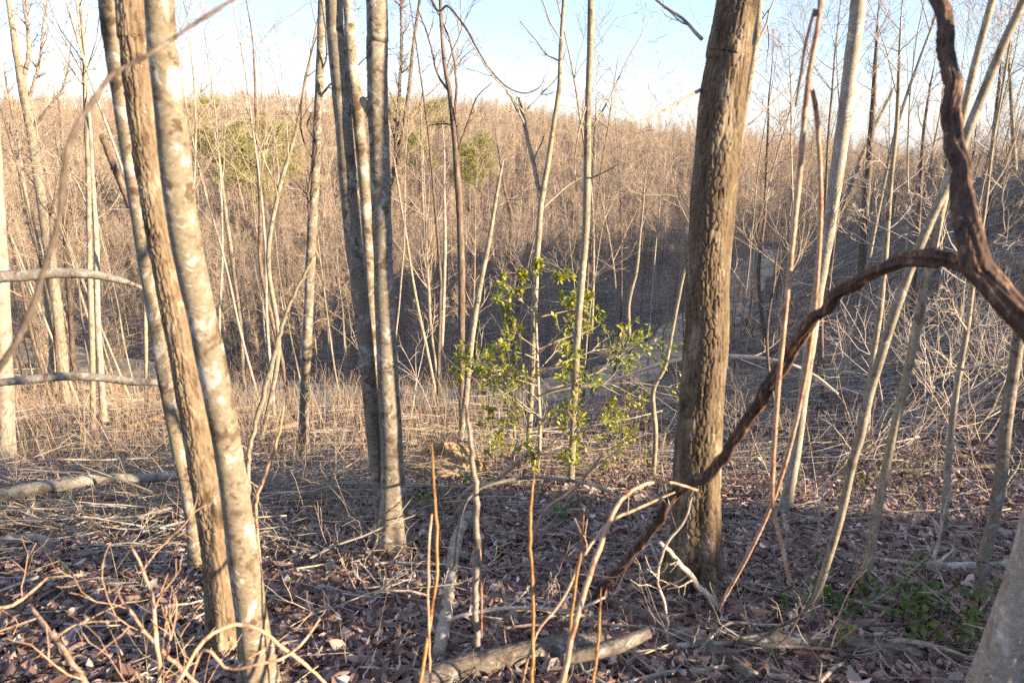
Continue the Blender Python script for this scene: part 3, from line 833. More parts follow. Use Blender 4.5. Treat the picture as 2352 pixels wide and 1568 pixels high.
for c in range(46):       # peeling strips of bark
    line = vp if c < 20 else vq
    i0 = int(_rng.integers(20, len(line) - 60)); n = int(_rng.integers(14, 30))
    seg = line[i0:i0 + n].copy()
    off = unit(_rng.normal(size=3)) * (0.02 if c < 20 else 0.013)
    t = np.linspace(0, 1, n)[:, None]
    seg += off * (0.55 + _rng.uniform(0.1, 1.8) * t**2)
    sd = unit(np.cross(np.gradient(seg, axis=0), off)) * _rng.uniform(0.002, 0.005)
    vv = np.vstack([seg - sd, seg + sd, seg + sd + unit(off) * 0.0012, seg - sd + unit(off) * 0.0012]) - np.array(vine.location)
    a = np.arange(n - 1)
    q = np.vstack([np.stack([a + k0 * n, a + 1 + k0 * n, a + 1 + ((k0 + 1) % 4) * n, a + ((k0 + 1) % 4) * n], -1) for k0 in range(4)])
    mb = MB(); mb.add(vv, q)
    link("bark_strip", mb.mesh("bark_strip", M['vine']), vine)

px_tube("hanging_vine", "long thin tan vine hanging straight down right of the big furrowed trunk", "vine",
        [(1960, -1500, 12, 2.2), (1925, -600, 12, 2.1), (1890, -40, 12, 2.0), (1884, 20, 12, 2.0), (1868, 120, 12, 2.0), (1854, 205, 13, 2.0), (1838, 380, 13, 2.0), (1820, 560, 13, 2.0), (1804, 720, 12, 2.0), (1788, 880, 12, 2.0), (1779, 1010, 11, 2.0), (1774, 1130, 11, 2.0), (1782, 1195, 11, 2.0), (1798, 1260, 10, 2.0), (1814, 1338, 8, 2.0)], 'cane_brown', seed=94, k=9, jit=0.05)
px_tube("hanging_vine", "thin tan vine that bows right and trails back down to the big trunk's foot", "vine",
        [(1855, 203, 9, 2.02), (1868, 215, 10, 2.05), (1878, 290, 11, 2.1), (1884, 400, 11, 2.1), (1884, 520, 11, 2.1), (1872, 700, 11, 2.1), (1848, 870, 11, 2.15), (1815, 1020, 11, 2.2), (1775, 1150, 10, 2.3), (1720, 1270, 9, 2.4), (1665, 1370, 8, 2.55), (1650, 1400, 7, 2.6)], 'cane_brown', seed=95, k=9, jit=0.05)
px_tube("hanging_vine", "short blurred vine loop hanging beside the long vine, top right", "vine",
        [(1950, -900, 9, 2.0), (1886, -30, 9, 1.9), (1872, 20, 9, 1.9), (1852, 100, 8, 1.9), (1838, 180, 7, 1.9), (1827, 245, 5, 1.9)], 'dark', seed=96, k=8, jit=0.05)
px_tube("curved_sapling", "near curved thin sapling sweeping across the clump of three at left", "sapling",
        [(900, -420, 4.0, 1.6), (740, -190, 6.0, 1.45), (600, -50, 7.5, 1.35), (530, 2, 8.1, 1.3), (430, 66, 9.2, 1.25), (350, 122, 9.8, 1.2), (262, 170, 11.0, 1.15), (205, 245, 12.1, 1.12), (162, 322, 12.6, 1.1), (146, 400, 12.6, 1.1), (138, 490, 12.1, 1.1), (112, 585, 12.6, 1.1), (70, 715, 13.8, 1.1), (20, 815, 15.0, 1.1), (-60, 920, 16.2, 1.1), (-160, 1080, 17.3, 1.1), (-240, 1300, 18.4, 1.1), (-280, 1560, 19.6, 1.1)], 'dark', seed=97, k=14, step=0.01)
px_tube("broken_branch", "grey broken branch jutting left from the clump of three", "pole",  # broken branch of the leaning tree, built as a separate object
        [(300, 475, 15, 3.7), (282, 430, 15, 3.65), (262, 385, 14, 3.6), (246, 345, 12, 3.55), (233, 314, 9, 3.5)], 'dark', seed=98, k=9)
px_tube("drooping_vine", "thin dark drooping vine curving against the sky left of the forked tree", "vine",
        [(860, -500, 8, 3.5), (985, -20, 5, 3.2), (1030, 15, 6, 3.1), (1070, 65, 6, 3.0), (1100, 120, 5, 2.9), (1130, 165, 5, 2.9), (1165, 200, 4, 2.9), (1205, 214, 4, 2.9), (1240, 200, 3, 2.9), (1252, 172, 3, 2.9)], 'dark', seed=99, k=6, twigs=5, twig_mat='dark', twig_len=0.25)

# canes at the bottom
for lab, pts, mt, tw in [
    ("tall orange-yellow cane, leftmost of the bright canes at the bottom", [(945, 1680, 10.1, 1.75), (966, 1560, 10.1, 1.8), (986, 1440, 10.1, 1.85), (1001, 1340, 10.1, 1.9), (1004, 1230, 10.1, 1.92), (998, 1140, 9.4, 1.95), (995, 1080, 8.6, 1.95), (992, 1015, 5.5, 1.95)], 'cane', 0),
    ("thin brown shoot growing along the leftmost orange cane", [(985, 1440, 6, 1.84), (984, 1340, 7, 1.86), (986, 1250, 7, 1.88), (992, 1180, 5, 1.9)], 'cane_brown', 0),
    ("straight orange cane at the bottom centre", [(1222, 1690, 10.9, 1.75), (1222, 1580, 10.9, 1.78), (1225, 1460, 10.1, 1.82), (1223, 1340, 10.1, 1.85), (1218, 1220, 10.1, 1.88), (1222, 1140, 8.6, 1.9), (1229, 1078, 5.5, 1.92)], 'cane', 0),
    ("orange cane leaning right between two brown stems, bottom centre", [(1296, 1590, 7.8, 1.9), (1306, 1480, 8.6, 1.92), (1318, 1370, 9.4, 1.95), (1332, 1280, 9.4, 1.97), (1339, 1210, 7.8, 2.0), (1342, 1162, 4.7, 2.0)], 'cane', 0),
    ("short bright orange cane under the end of the vine arch", [(1345, 1690, 10.1, 1.62), (1362, 1570, 10.1, 1.66), (1374, 1470, 10.1, 1.7), (1379, 1400, 8.6, 1.72), (1381, 1348, 5.5, 1.75)], 'cane', 0),
    ("long brown stem arching up right past the vine's end", [(1270, 1700, 14, 1.6), (1290, 1580, 14, 1.65), (1320, 1440, 13, 1.72), (1352, 1330, 12, 1.8), (1388, 1230, 11, 1.9), (1425, 1150, 10, 2.0), (1480, 1112, 8, 2.1), (1540, 1108, 6, 2.25), (1610, 1128, 5, 2.4)], 'cane_brown', 0),
    ("thin reddish-brown stem slanting from the straight orange cane to the upper right", [(1230, 1460, 6, 2.05), (1290, 1380, 7, 2.1), (1345, 1270, 7, 2.2), (1400, 1200, 7, 2.3), (1470, 1165, 6, 2.4), (1550, 1130, 4, 2.5)], 'cane_brown', 4),
    ("dead grey upright stem with a snapped top, left of centre bottom", [(1100, 1560, 14, 2.3), (1097, 1500, 15, 2.3), (1092, 1380, 14, 2.3), (1095, 1250, 15, 2.3), (1093, 1120, 14, 2.3), (1080, 1010, 11, 2.3), (1070, 930, 7, 2.3)], 'log', 0),
    ("thin reddish shoot beside the dead grey upright stem", [(1106, 1455, 4, 2.4), (1106, 1370, 5, 2.4), (1104, 1280, 4, 2.4), (1103, 1255, 3, 2.4)], 'redtwig', 0),
    ("twiggy tan sapling in front of the clump of three, lower left", [(378, 1640, 8, 1.55), (362, 1500, 9, 1.6), (355, 1420, 9, 1.65), (350, 1370, 8, 1.7), (325, 1300, 7, 1.75), (300, 1250, 4, 1.8)], 'cane_brown', 5),
    ("second twiggy tan stem right of it crossing before the rough trunk's foot", [(470, 1600, 9, 1.6), (420, 1540, 9, 1.62), (360, 1480, 9, 1.65), (310, 1420, 8, 1.7), (270, 1362, 6, 1.75)], 'cane_brown', 5),
    ("arching brown stem looping over the feet of the clump of three", [(380, 1640, 8, 1.5), (425, 1540, 9, 1.55), (460, 1480, 9, 1.6), (500, 1446, 9, 1.65), (550, 1432, 9, 1.68), (600, 1448, 9, 1.7), (650, 1486, 9, 1.72), (700, 1525, 8, 1.75), (760, 1580, 6, 1.8)], 'cane_brown', 3),
    ("low arching twig in front of the loop at the feet of the clump of three", [(460, 1500, 6, 1.7), (520, 1535, 6, 1.68), (590, 1525, 6, 1.66), (650, 1510, 6, 1.7), (700, 1470, 6, 1.75), (735, 1420, 4, 1.8)], 'cane_brown', 4),
    ("forked dead twig at the lower left corner", [(210, 1600, 12, 1.5), (170, 1530, 12, 1.55), (130, 1470, 11, 1.62), (95, 1425, 9, 1.7), (70, 1390, 6, 1.75)], 'cane_brown', 4),
    ("slanting twig sprig rising from the left edge near the bottom", [(-30, 1420, 8, 2.0), (20, 1395, 8, 2.05), (70, 1360, 7, 2.1), (110, 1325, 5, 2.15)], 'cane_brown', 4),
    ("slim sapling curving up right of the clump of three", [(592, 1230, 7, 3.2), (590, 1150, 8, 3.2), (612, 1080, 8, 3.2), (640, 1000, 6, 3.2), (652, 930, 4, 3.2)], 'cane_brown', 3),
    ("orange-barked sapling slanting up right of the clump of three", [(570, 1085, 10, 3.6), (582, 990, 11, 3.6), (612, 880, 11, 3.6), (640, 780, 10, 3.6), (665, 700, 8, 3.6), (720, 590, 5, 3.6)], 'sapling', 4),
    ("thin tan stem leaning right in front of the holly's foot", [(1250, 1175, 8, 3.8), (1310, 1130, 9, 3.8), (1350, 1085, 9, 3.8), (1385, 1040, 6, 3.8)], 'cane_brown', 2),
    ("forked white twig lying against the big trunk's foot", [(1640, 1385, 15, 2.75), (1600, 1340, 14, 2.75), (1560, 1290, 13, 2.75), (1515, 1245, 10, 2.75)], 'paletwig', 2),
    ("curly pale twig in front of the big trunk's base", [(1530, 1400, 6, 2.4), (1510, 1330, 6, 2.4), (1530, 1250, 6, 2.4), (1570, 1200, 5, 2.4), (1590, 1140, 3, 2.4)], 'paletwig', 5),
]:
    px_tube("cane" if mt == 'cane' else "woody_shoot", lab, "cane" if mt == 'cane' else "shoot", pts, mt, seed=100 + len(lab), k=8, step=0.03, twigs=tw, twig_mat=mt if mt != 'log' else 'twig', twig_len=0.12 if mt == 'cane' else 0.3, jit=0.22, foot=True)

# ------------------------------------------------------------------ fallen logs and branches
def log(label, pts, mat='log', seed=1, up=0.0, k=14, cat="log", name="fallen_log", twigs=0, lift=None, bark='smooth', step=0.025):
    """pts: (px, py, width) seen lying on the ground; lift raises it where it arches"""
    rng = np.random.default_rng(seed)
    P, r = [], []
    for i, p in enumerate(pts):
        g = ground_at(p[0], p[1]) if len(p) == 3 else at(p[0], p[1], p[3])
        rad = p[2] * 0.5 * depth(g) / CF
        if len(p) == 3:
            g = g + np.array([0, 0, rad * 0.85])
        P.append(g); r.append(rad)
    C = spline(np.column_stack([np.array(P), np.array(r)]), 8)
    pp, rr_ = resample(C[:, :3], C[:, 3], step)
    base = pp[0]
    root = thing(name, label, cat, base)
    mb = MB(); bark_tube(mb, pp - base, rr_, k, bark, seed)
    link("stem", mb.mesh(name, M[mat]), root)
    for i in range(twigs):
        j = int(rng.integers(2, len(pp) - 2))
        tg = unit(pp[j + 1] - pp[j - 1]); rn = rng.normal(size=3); rn[2] = abs(rn[2])
        dd = unit(tg * 0.7 + unit(rn - tg * (rn @ tg)))
        mb = MB()
        L = rng.uniform(0.3, 0.9) * poly_len(pp)[-1] * 0.3
        put(mb, gen_branches(rng, pp[j:j + 1], dd[None], np.array([L]), np.array([rr_[j] * 0.5]), TWIG[1:]), 0, None, base)
        link("branch", mb.mesh(name + "_branch", M['paletwig' if mat != 'darklog' else 'twig']), root)
    return root

log("pale dead stem bent like a bow behind the edge trunk, left side", [(-235, 1125, 28, 6.0), (-190, 900, 28, 6.0), (-120, 725, 27, 6.0), (-30, 645, 26, 6.0), (60, 633, 25, 6.0), (130, 627, 24, 6.0), (210, 630, 21, 6.0), (280, 645, 15, 6.0), (330, 662, 6, 6.0)], 'log', 201, k=14)
log("second bent grey log lower down behind the clump of three", [(-230, 1150, 22, 5.6), (-190, 1010, 21, 5.6), (-120, 910, 20, 5.6), (-30, 884, 18, 5.6), (60, 872, 20, 5.6), (150, 864, 20, 5.6), (240, 868, 19, 5.6), (300, 876, 18, 5.6), (370, 878, 15, 5.6), (440, 882, 11, 5.7)], 'log', 202)
log("long barkless grey log propped over the brush at left", [(-60, 1150, 31, 4.4), (60, 1125, 30, 4.4), (150, 1112, 27, 4.4), (230, 1098, 24, 4.45), (330, 1098, 20, 4.5), (420, 1092, 18, 4.5), (500, 1085, 13, 4.6)], 'log', 203, k=26, step=0.014)
log("cut pale log end lying in the leaves at the left edge", [(-40, 1262, 32), (30, 1254, 31), (90, 1252, 28), (130, 1262, 18)], 'log', 204)
log("straight grey pole lying behind the cut log at left", [(180, 1248, 17), (260, 1236, 18), (340, 1222, 17), (440, 1214, 15)], 'log', 205, twigs=2)
log("dark straight pole in the shade under the brush at left", [(300, 1190, 14), (380, 1196, 15), (450, 1206, 15), (560, 1212, 12), (760, 1216, 10), (860, 1214, 8)], 'darklog', 206)
for i, (y1, y2, w, a, b) in enumerate([(1175, 1168, 14, -20, 420), (1192, 1178, 16, -30, 300), (1158, 1186, 11, 60, 430), (1208, 1200, 12, -20, 260), (1140, 1150, 10, 150, 460)]):
    log(["longest pole in the brush pile at left", "thick grey pole low in the brush pile at left edge", "thin pole slanting down across the brush pile at left", "lowest pole of the brush pile at left, half in leaves", "thin topmost pole of the brush pile behind the rough trunk"][i],
        [(a, y1, w), (a + (b - a) * 0.35, y1 + (y2 - y1) * 0.5 - 6, w * 1.05), (a + (b - a) * 0.7, y2 + 4, w * 0.9), (b, y2, w * 0.6)], 'log', 210 + i, twigs=3, name="fallen_pole", cat="pole")
log("smooth grey log lying downhill, left of the dead upright stem", [(1008, 1520, 34), (1022, 1440, 33), (1032, 1370, 31), (1040, 1300, 29), (1052, 1240, 26), (1078, 1188, 20)], 'log', 220, k=18)
log("dark lichened log along the bottom edge, right of the leftmost cane", [(960, 1590, 60), (1060, 1560, 60), (1180, 1530, 56), (1290, 1505, 50), (1380, 1490, 44)], 'darklog', 221, k=60, step=0.007, bark='plates')
log("stubby broken log with a torn pale end under the vine arch", [(1290, 1512, 26, 1.95), (1350, 1500, 30, 1.98), (1420, 1480, 34, 2.0), (1490, 1452, 24, 2.05)], 'darklog', 222, k=40, step=0.006, bark='plates')
log("mossy grey log slanting down from the big trunk to the bottom right", [(1400, 1400, 34), (1480, 1432, 36), (1560, 1470, 38), (1650, 1520, 38), (1730, 1570, 36)], 'darklog', 224, k=44, step=0.008, bark='plates')
log("thin grey branch crossing that log from the big trunk's foot", [(1520, 1390, 13), (1600, 1402, 15), (1680, 1420, 16), (1760, 1455, 17), (1850, 1510, 18), (1940, 1575, 18)], 'log', 225, twigs=3)
log("pale elbow branch leaning from the leaning sapling's foot to the bottom", [(1740, 1560, 16), (1770, 1510, 17), (1800, 1470, 17), (1850, 1440, 16)], 'log', 226)
log("wide rotting log half sunk in leaves, bottom right", [(1680, 1490, 40), (1780, 1496, 44), (1900, 1500, 42), (2020, 1508, 38), (2110, 1520, 30)], 'darklog', 227, bark='shaggy', k=24, step=0.015)
log("grey pole behind the big trunk running right past the saplings", [(1655, 1250, 13), (1740, 1258, 14), (1810, 1270, 14), (1890, 1276, 15), (1960, 1284, 16), (2050, 1300, 18), (2120, 1310, 22), (2230, 1313, 24), (2352, 1310, 24), (2420, 1310, 24)], 'log', 228, twigs=4)
log("thin pale pole above the long grey pole at right", [(2130, 1262, 9), (2200, 1266, 10), (2280, 1270, 10), (2380, 1272, 9)], 'log', 229)
log("pale branch lying from the right corner trunk toward the saplings", [(1960, 1400, 8), (2040, 1384, 9), (2120, 1392, 10), (2220, 1402, 12)], 'log', 230, twigs=3)
log("grey branch with forks in the bottom right leaves", [(1810, 1580, 14), (1840, 1545, 14), (1890, 1520, 13), (1980, 1508, 11), (2080, 1500, 8)], 'log', 231, twigs=3)
log("dark log on the shaded slope behind the twin saplings", [(1700, 1220, 16), (1800, 1200, 18), (1900, 1180, 18), (2040, 1165, 17)], 'darklog', 232, twigs=3)
log("dark log high on the shaded right slope", [(1990, 1096, 14), (2090, 1088, 15), (2200, 1084, 14), (2380, 1064, 12)], 'darklog', 233, twigs=3)
log("thin long pole on the shaded slope beyond the vine arch", [(1900, 960, 7), (2020, 948, 8), (2160, 930, 7), (2380, 915, 6)], 'log', 234)
log("fallen pole lying across the shaded slope at far right", [(2140, 1148, 10), (2230, 1140, 12), (2330, 1120, 12), (2400, 1110, 12)], 'log', 235, twigs=2)
log("pale slender trunk bowed over the track behind the big trunk", [(1240, 905, 9, 12.5), (1330, 890, 10, 12.2), (1420, 870, 10, 12), (1520, 836, 11, 11.6), (1620, 820, 10, 11), (1720, 820, 10, 10.5), (1800, 832, 9, 10.2), (1870, 862, 8, 10), (1925, 905, 6, 9.8)], 'paletwig', 236, k=8, twigs=3)
log("pale sunlit pole on the ground between the two trunk clumps", [(570, 1010, 12), (640, 990, 13), (700, 972, 12)], 'wood', 237)
log("straight pale pole on the sunny ground behind the clump of three", [(300, 985, 12), (350, 968, 13), (410, 950, 11)], 'wood', 238)
log("reddish forked branch on the ground left of the holly's foot", [(1010, 1200, 10, 4.6), (1080, 1120, 10, 4.6), (1130, 1110, 12, 4.6), (1170, 1075, 12, 4.6), (1215, 1035, 8, 4.6)], 'cane_brown', 239, twigs=2)
log("arched thin grey stem spanning the leaves in front of the holly", [(1040, 1335, 7, 3.3), (1055, 1200, 7, 3.3), (1090, 1130, 7, 3.3), (1180, 1100, 8, 3.3), (1270, 1098, 8, 3.3), (1380, 1120, 8, 3.2), (1450, 1170, 8, 3.1), (1500, 1260, 7, 3.0), (1520, 1330, 6, 2.9)], 'log', 240, k=8)
log("grey broken branch tangle arched low behind the straight orange cane", [(985, 1450, 8, 2.6), (1040, 1420, 8, 2.6), (1120, 1400, 9, 2.6), (1220, 1395, 9, 2.55), (1320, 1400, 8, 2.5), (1390, 1370, 6, 2.5)], 'paletwig', 241, k=8, twigs=5)

_rng = np.random.default_rng(260)
def loose_branch(px, py, L, ang, rad, label, group, mat):
    g = ground_at(px, py)
    n = 7
    t = np.linspace(0, 1, n)
    x = g[0] + np.cos(ang) * L * t + np.cumsum(_rng.normal(size=n)) * L * 0.035
    y = g[1] + np.sin(ang) * L * t * 0.8 + np.cumsum(_rng.normal(size=n)) * L * 0.035
    z = h(x, y) + rad + np.abs(np.sin(t * 3.1 * _rng.uniform(0.6, 1.6))) * L * _rng.uniform(0.02, 0.12)
    C = spline(np.column_stack([x, y, z, rad * (1 - 0.65 * t)]), 5)
    base = C[0, :3].copy()
    tone = {"log": "grey", "twig": "brown", "darklog": "dark rotting", "paletwig": "pale"}[mat]
    root = thing("fallen_branch", label.replace("grey ", "").replace("fallen", tone + " fallen"), "branch", base, group)
    mb = MB(); bark_tube(mb, C[:, :3] - base, C[:, 3], 9, 'smooth', int(px))
    link("stem", mb.mesh("fallen_branch", M[mat]), root)
    for i in range(int(_rng.integers(2, 5))):
        j = int(_rng.integers(6, len(C) - 4))
        tg = unit(C[j + 1, :3] - C[j - 1, :3]); rn = _rng.normal(size=3); rn[2] = abs(rn[2])
        dd = unit(tg * 0.8 + unit(rn - tg * (rn @ tg)) * 0.8)
        mb = MB(); put(mb, gen_branches(_rng, C[j:j + 1, :3], dd[None], np.array([L * _rng.uniform(0.25, 0.5)]), np.array([C[j, 3] * 0.6]), TWIG[1:3]), 0, None, base)
        link("side_branch", mb.mesh("side_branch", M[mat if mat != 'log' else 'twig']), root)
for i in range(26):
    loose_branch(_rng.uniform(1380, 2300), _rng.uniform(1330, 1560), _rng.uniform(0.35, 1.0), _rng.normal() * 0.5 + (0 if i % 2 else 3.0), _rng.uniform(0.005, 0.014), "grey fallen branch in the dead leaves at bottom right", "fallen branches at bottom right", ['log', 'log', 'twig', 'darklog'][i % 4])
for i in range(16):
    loose_branch(_rng.uniform(0, 900), _rng.uniform(1080, 1320), _rng.uniform(0.4, 1.2), _rng.normal() * 0.35 + (0 if i % 2 else 3.1), _rng.uniform(0.006, 0.014), "fallen branch in the brush and leaves at left", "fallen branches at left", ['log', 'paletwig', 'twig', 'log'][i % 4])
for i in range(12):
    loose_branch(_rng.uniform(640, 1400), _rng.uniform(1240, 1540), _rng.uniform(0.3, 0.8), _rng.normal() * 0.7 + (0 if i % 2 else 3.1), _rng.uniform(0.004, 0.010), "small fallen branch in the dead leaves at bottom centre", "fallen branches at bottom centre", ['log', 'twig', 'paletwig'][i % 3])

# ------------------------------------------------------------------ holly
def leaf_shape(n, rng, L, Wd, pos, dirn, tint, mb, curl=0.25, roll=None):
    """n folded six-point leaves"""
    d = unit(dirn)
    rn = rng.normal(size=(n, 3)) * 0.45 + np.array([0, 0, 1.0])
    nrm = unit(rn - d * (rn * d).sum(1, keepdims=True))
    sd = np.cross(nrm, d)
    L = np.asarray(L)[:, None]; Wd = np.asarray(Wd)[:, None]
    c = curl * Wd
    v = np.stack([pos, pos + d * L * 0.3 + sd * Wd * 0.8 + nrm * c, pos + d * L * 0.65 + sd * Wd * 0.85 + nrm * c, pos + d * L - nrm * c * 0.8,
                  pos + d * L * 0.65 - sd * Wd * 0.85 + nrm * c, pos + d * L * 0.3 - sd * Wd * 0.8 + nrm * c, pos + d * L * 0.5], 1)
    b = (np.arange(n) * 7)[:, None]
    t = np.concatenate([b + np.array([[i, j, 6]]) for i, j in ((0, 1), (1, 2), (2, 3), (3, 4), (4, 5), (5, 0))])
    mb.add(v.reshape(-1, 3), None, t, 0, np.repeat(tint, 7, axis=0))

def holly():
    rng = np.random.default_rng(300)
    base = ground_at(1236, 1092)
    y0 = base[1]
    root = thing("holly_tree", "bright green holly with tiers of glossy leaves in the middle of the view", "tree", base)
    stem = np.array([at(a, b, y0) for a, b in [(1232, 1120), (1240, 1000), (1236, 880), (1232, 760), (1230, 680), (1232, 615)]])
    mb = MB()
    pp, rr_ = resample(spline(np.column_stack([stem, np.linspace(0.022, 0.008, 6)]), 6)[:, :3], np.interp(np.linspace(0, 1, 31), [0, 1], [0.022, 0.006]), 0.05)
    bark_tube(mb, pp - base, rr_, 8, 'smooth', 3)
    link("trunk", mb.mesh("holly_trunk", M['pale']), root)
    spec = [dict(n=8, k=5, jit=0.09, up=-0.01, kids=6, ang=(20, 50), lr=(0.22, 0.42), rr=0.6, tip=0.25, t0=0.45),
            dict(n=5, k=4, jit=0.12, up=0.03, kids=4, ang=(25, 55), lr=(0.4, 0.7), rr=0.6, tip=0.4),
            dict(n=4, k=3, jit=0.12, up=0.03, kids=0, tip=0.5)]
    # tiers: (start py, tip px, tip py, metres toward the viewer at the tip)
    tiers = [(660, 1200, 625, 0.1), (668, 1300, 640, 0.1), (650, 1236, 612, 0.05), (725, 1150, 672, -0.2), (720, 1140, 690, 0.3), (735, 1340, 700, 0.2), (725, 1375, 700, -0.2), (690, 1320, 660, 0.3),
             (800, 1180, 750, 0.3), (815, 1320, 740, 0.3), (805, 1390, 735, -0.3), (830, 1175, 800, 0.5), (845, 1480, 775, -0.2), (850, 1505, 790, 0.3), (860, 1360, 790, 0.5), (845, 1300, 770, -0.6),
             (880, 1072, 800, 0.1), (890, 1110, 820, 0.4), (885, 1130, 800, -0.5), (915, 1540, 830, 0.1), (905, 1470, 812, -0.5), (910, 1350, 850, 0.6), (925, 1180, 860, 0.7),
             (960, 1052, 884, 0.1), (960, 1090, 890, 0.5), (965, 1140, 875, -0.5), (970, 1400, 890, 0.5), (985, 1430, 930, -0.3), (980, 1290, 910, 0.7), (1000, 1180, 930, 0.6),
             (1030, 1120, 985, 0.2), (1040, 1150, 1000, 0.5), (1040, 1370, 965, 0.4), (1050, 1320, 1010, 0.6), (1060, 1180, 1040, 0.4), (1070, 1290, 1060, 0.3), (1060, 1430, 1000, 0.1)]
    lp, ld = [], []
    for (sy, tx, ty, dy) in tiers:
        j = np.argmin(np.abs(pp[:, 2] - at(1236, sy, y0)[2]))
        P0 = pp[j]; P1 = at(tx, ty, y0 - dy)
        L = np.linalg.norm(P1 - P0)
        dd = unit((P1 - P0) + np.array([0, 0, -0.0]))
        br = gen_branches(rng, P0[None], dd[None], np.array([L]), np.array([0.004 + 0.006 * L]), spec)
        mb = MB()
        put(mb, br, 0, None, base)
        link("branch", mb.mesh("holly_branch", M['sapling']), root)
        for pts, rad, k, lev in br[1:]:
            N, n, _ = pts.shape
            c = 5 if lev == 2 else 2
            for r_ in range(c):
                f = rng.uniform(0.25, 1.0, N) * (n - 1)
                i0 = np.minimum(f.astype(int), n - 2); fr = (f - i0)[:, None]
                a = np.arange(N)
                q = pts[a, i0] * (1 - fr) + pts[a, i0 + 1] * fr
                keep = rng.random(N) < 0.85
                lp.append(q[keep]); ld.append((unit(pts[a, i0 + 1] - pts[a, i0]) + rng.normal(size=(N, 3)) * 0.65)[keep])
    lp, ld = np.vstack(lp), np.vstack(ld)
    n = len(lp)
    mixv = rng.random((n, 1))
    tint = np.where(mixv < 0.55, np.array([[0.25, 0.285, 0.03]]), np.where(mixv < 0.85, np.array([[0.45, 0.43, 0.05]]), np.array([[0.55, 0.50, 0.08]]))) * rng.uniform(0.7, 1.2, (n, 1))
    mb = MB()
    leaf_shape(n, rng, rng.uniform(0.034, 0.064, n), rng.uniform(0.009, 0.016, n), lp - base, ld, tint, mb)
    link("foliage", mb.mesh("holly_foliage", M['holly'], smooth=False), root)
holly()

def leafy_plant(name, label, px, py, w, hgt, nst, seed, col, cat="plant", lw=0.014, ll=0.045, group=None):
    rng = np.random.default_rng(seed)
    base = ground_at(px, py)
    root = thing(name, label, cat, base, group)
    st = base + np.column_stack([rng.normal(size=nst) * w, rng.normal(size=nst) * w, np.zeros(nst)])
    st[:, 2] = h(st[:, 0], st[:, 1]) - 0.01
    dd = rng.normal(size=(nst, 3)) * 0.45 + np.array([0, 0, 0.9])
    br = gen_branches(rng, st, dd, rng.uniform(0.5, 1, nst) * hgt, np.full(nst, 0.003), [dict(n=6, k=4, jit=0.12, up=0.0, kids=3, ang=(25, 60), lr=(0.35, 0.6), rr=0.6, tip=0.3), dict(n=4, k=3, jit=0.12, up=0.0, kids=0, tip=0.4)])
    mb = MB(); put(mb, br, 0, None, base)
    link("stems", mb.mesh(name + "_stems", M['redtwig']), root)["kind"] = "stuff"
    q, dq = [], []
    for pts, rad, k, lev in br:
        for i in range(1, pts.shape[1]):
            q.append(pts[:, i]); dq.append(pts[:, i] - pts[:, i - 1] + rng.normal(size=pts[:, i].shape) * 0.05)
    q = np.vstack(q); dq = np.vstack(dq); n = len(q)
    tint = np.array(col)[None] * rng.uniform(0.6, 1.4, (n, 1)) * np.array([[1, 1, 1]]) + rng.random((n, 1)) * np.array([[0.06, 0.04, 0.0]])
    mb = MB(); leaf_shape(n, rng, rng.uniform(0.6, 1.2, n) * ll, rng.uniform(0.7, 1.2, n) * lw, q - base, dq, tint, mb)
    link("leaves", mb.mesh(name + "_leaves", M['holly'], smooth=False), root)["kind"] = "stuff"

leafy_plant("evergreen_shrub", "low dark green shrub right of the smooth grey trunk's foot", 985, 1165, 0.2, 0.2, 12, 310, (0.06, 0.12, 0.025))
leafy_plant("evergreen_shrub", "low green sprig below the debris mound left of the holly", 1085, 1135, 0.12, 0.22, 7, 311, (0.07, 0.13, 0.025))
leafy_plant("young_holly", "small loose holly between the main holly and the big trunk", 1420, 1110, 0.22, 1.05, 8, 312, (0.10, 0.17, 0.03), lw=0.016, ll=0.055)
leafy_plant("young_holly", "sparse green seedling touching the big trunk's left side", 1500, 1085, 0.2, 0.95, 6, 313, (0.11, 0.17, 0.03), lw=0.016, ll=0.055)
leafy_plant("young_holly", "green seedling low to the left of the holly's foot", 1130, 1075, 0.15, 0.7, 5, 314, (0.08, 0.15, 0.03), lw=0.016, ll=0.055)
leafy_plant("evergreen_sprig", "tiny green sprig in the leaves in front of the holly", 1285, 1190, 0.06, 0.16, 8, 315, (0.06, 0.16, 0.04))
leafy_plant("greenbrier", "green trailing brier in the leaves at bottom right, largest patch", 2120, 1450, 0.20, 0.26, 20, 316, (0.06, 0.12, 0.03))
leafy_plant("greenbrier", "green brier against the stout whitish corner trunk", 2200, 1490, 0.12, 0.25, 16, 317, (0.07, 0.13, 0.03))
leafy_plant("greenbrier", "small green brier at the foot of the right twin sapling", 2000, 1400, 0.1, 0.2, 8, 318, (0.08, 0.15, 0.03))
leafy_plant("greenbrier", "few green leaves right of the big trunk's foot", 1850, 1415, 0.06, 0.16, 9, 319, (0.06, 0.13, 0.04))
leafy_plant("greenbrier", "green weedy patch on the shaded slope behind the twin saplings", 1985, 1120, 0.3, 0.35, 12, 320, (0.06, 0.10, 0.03))

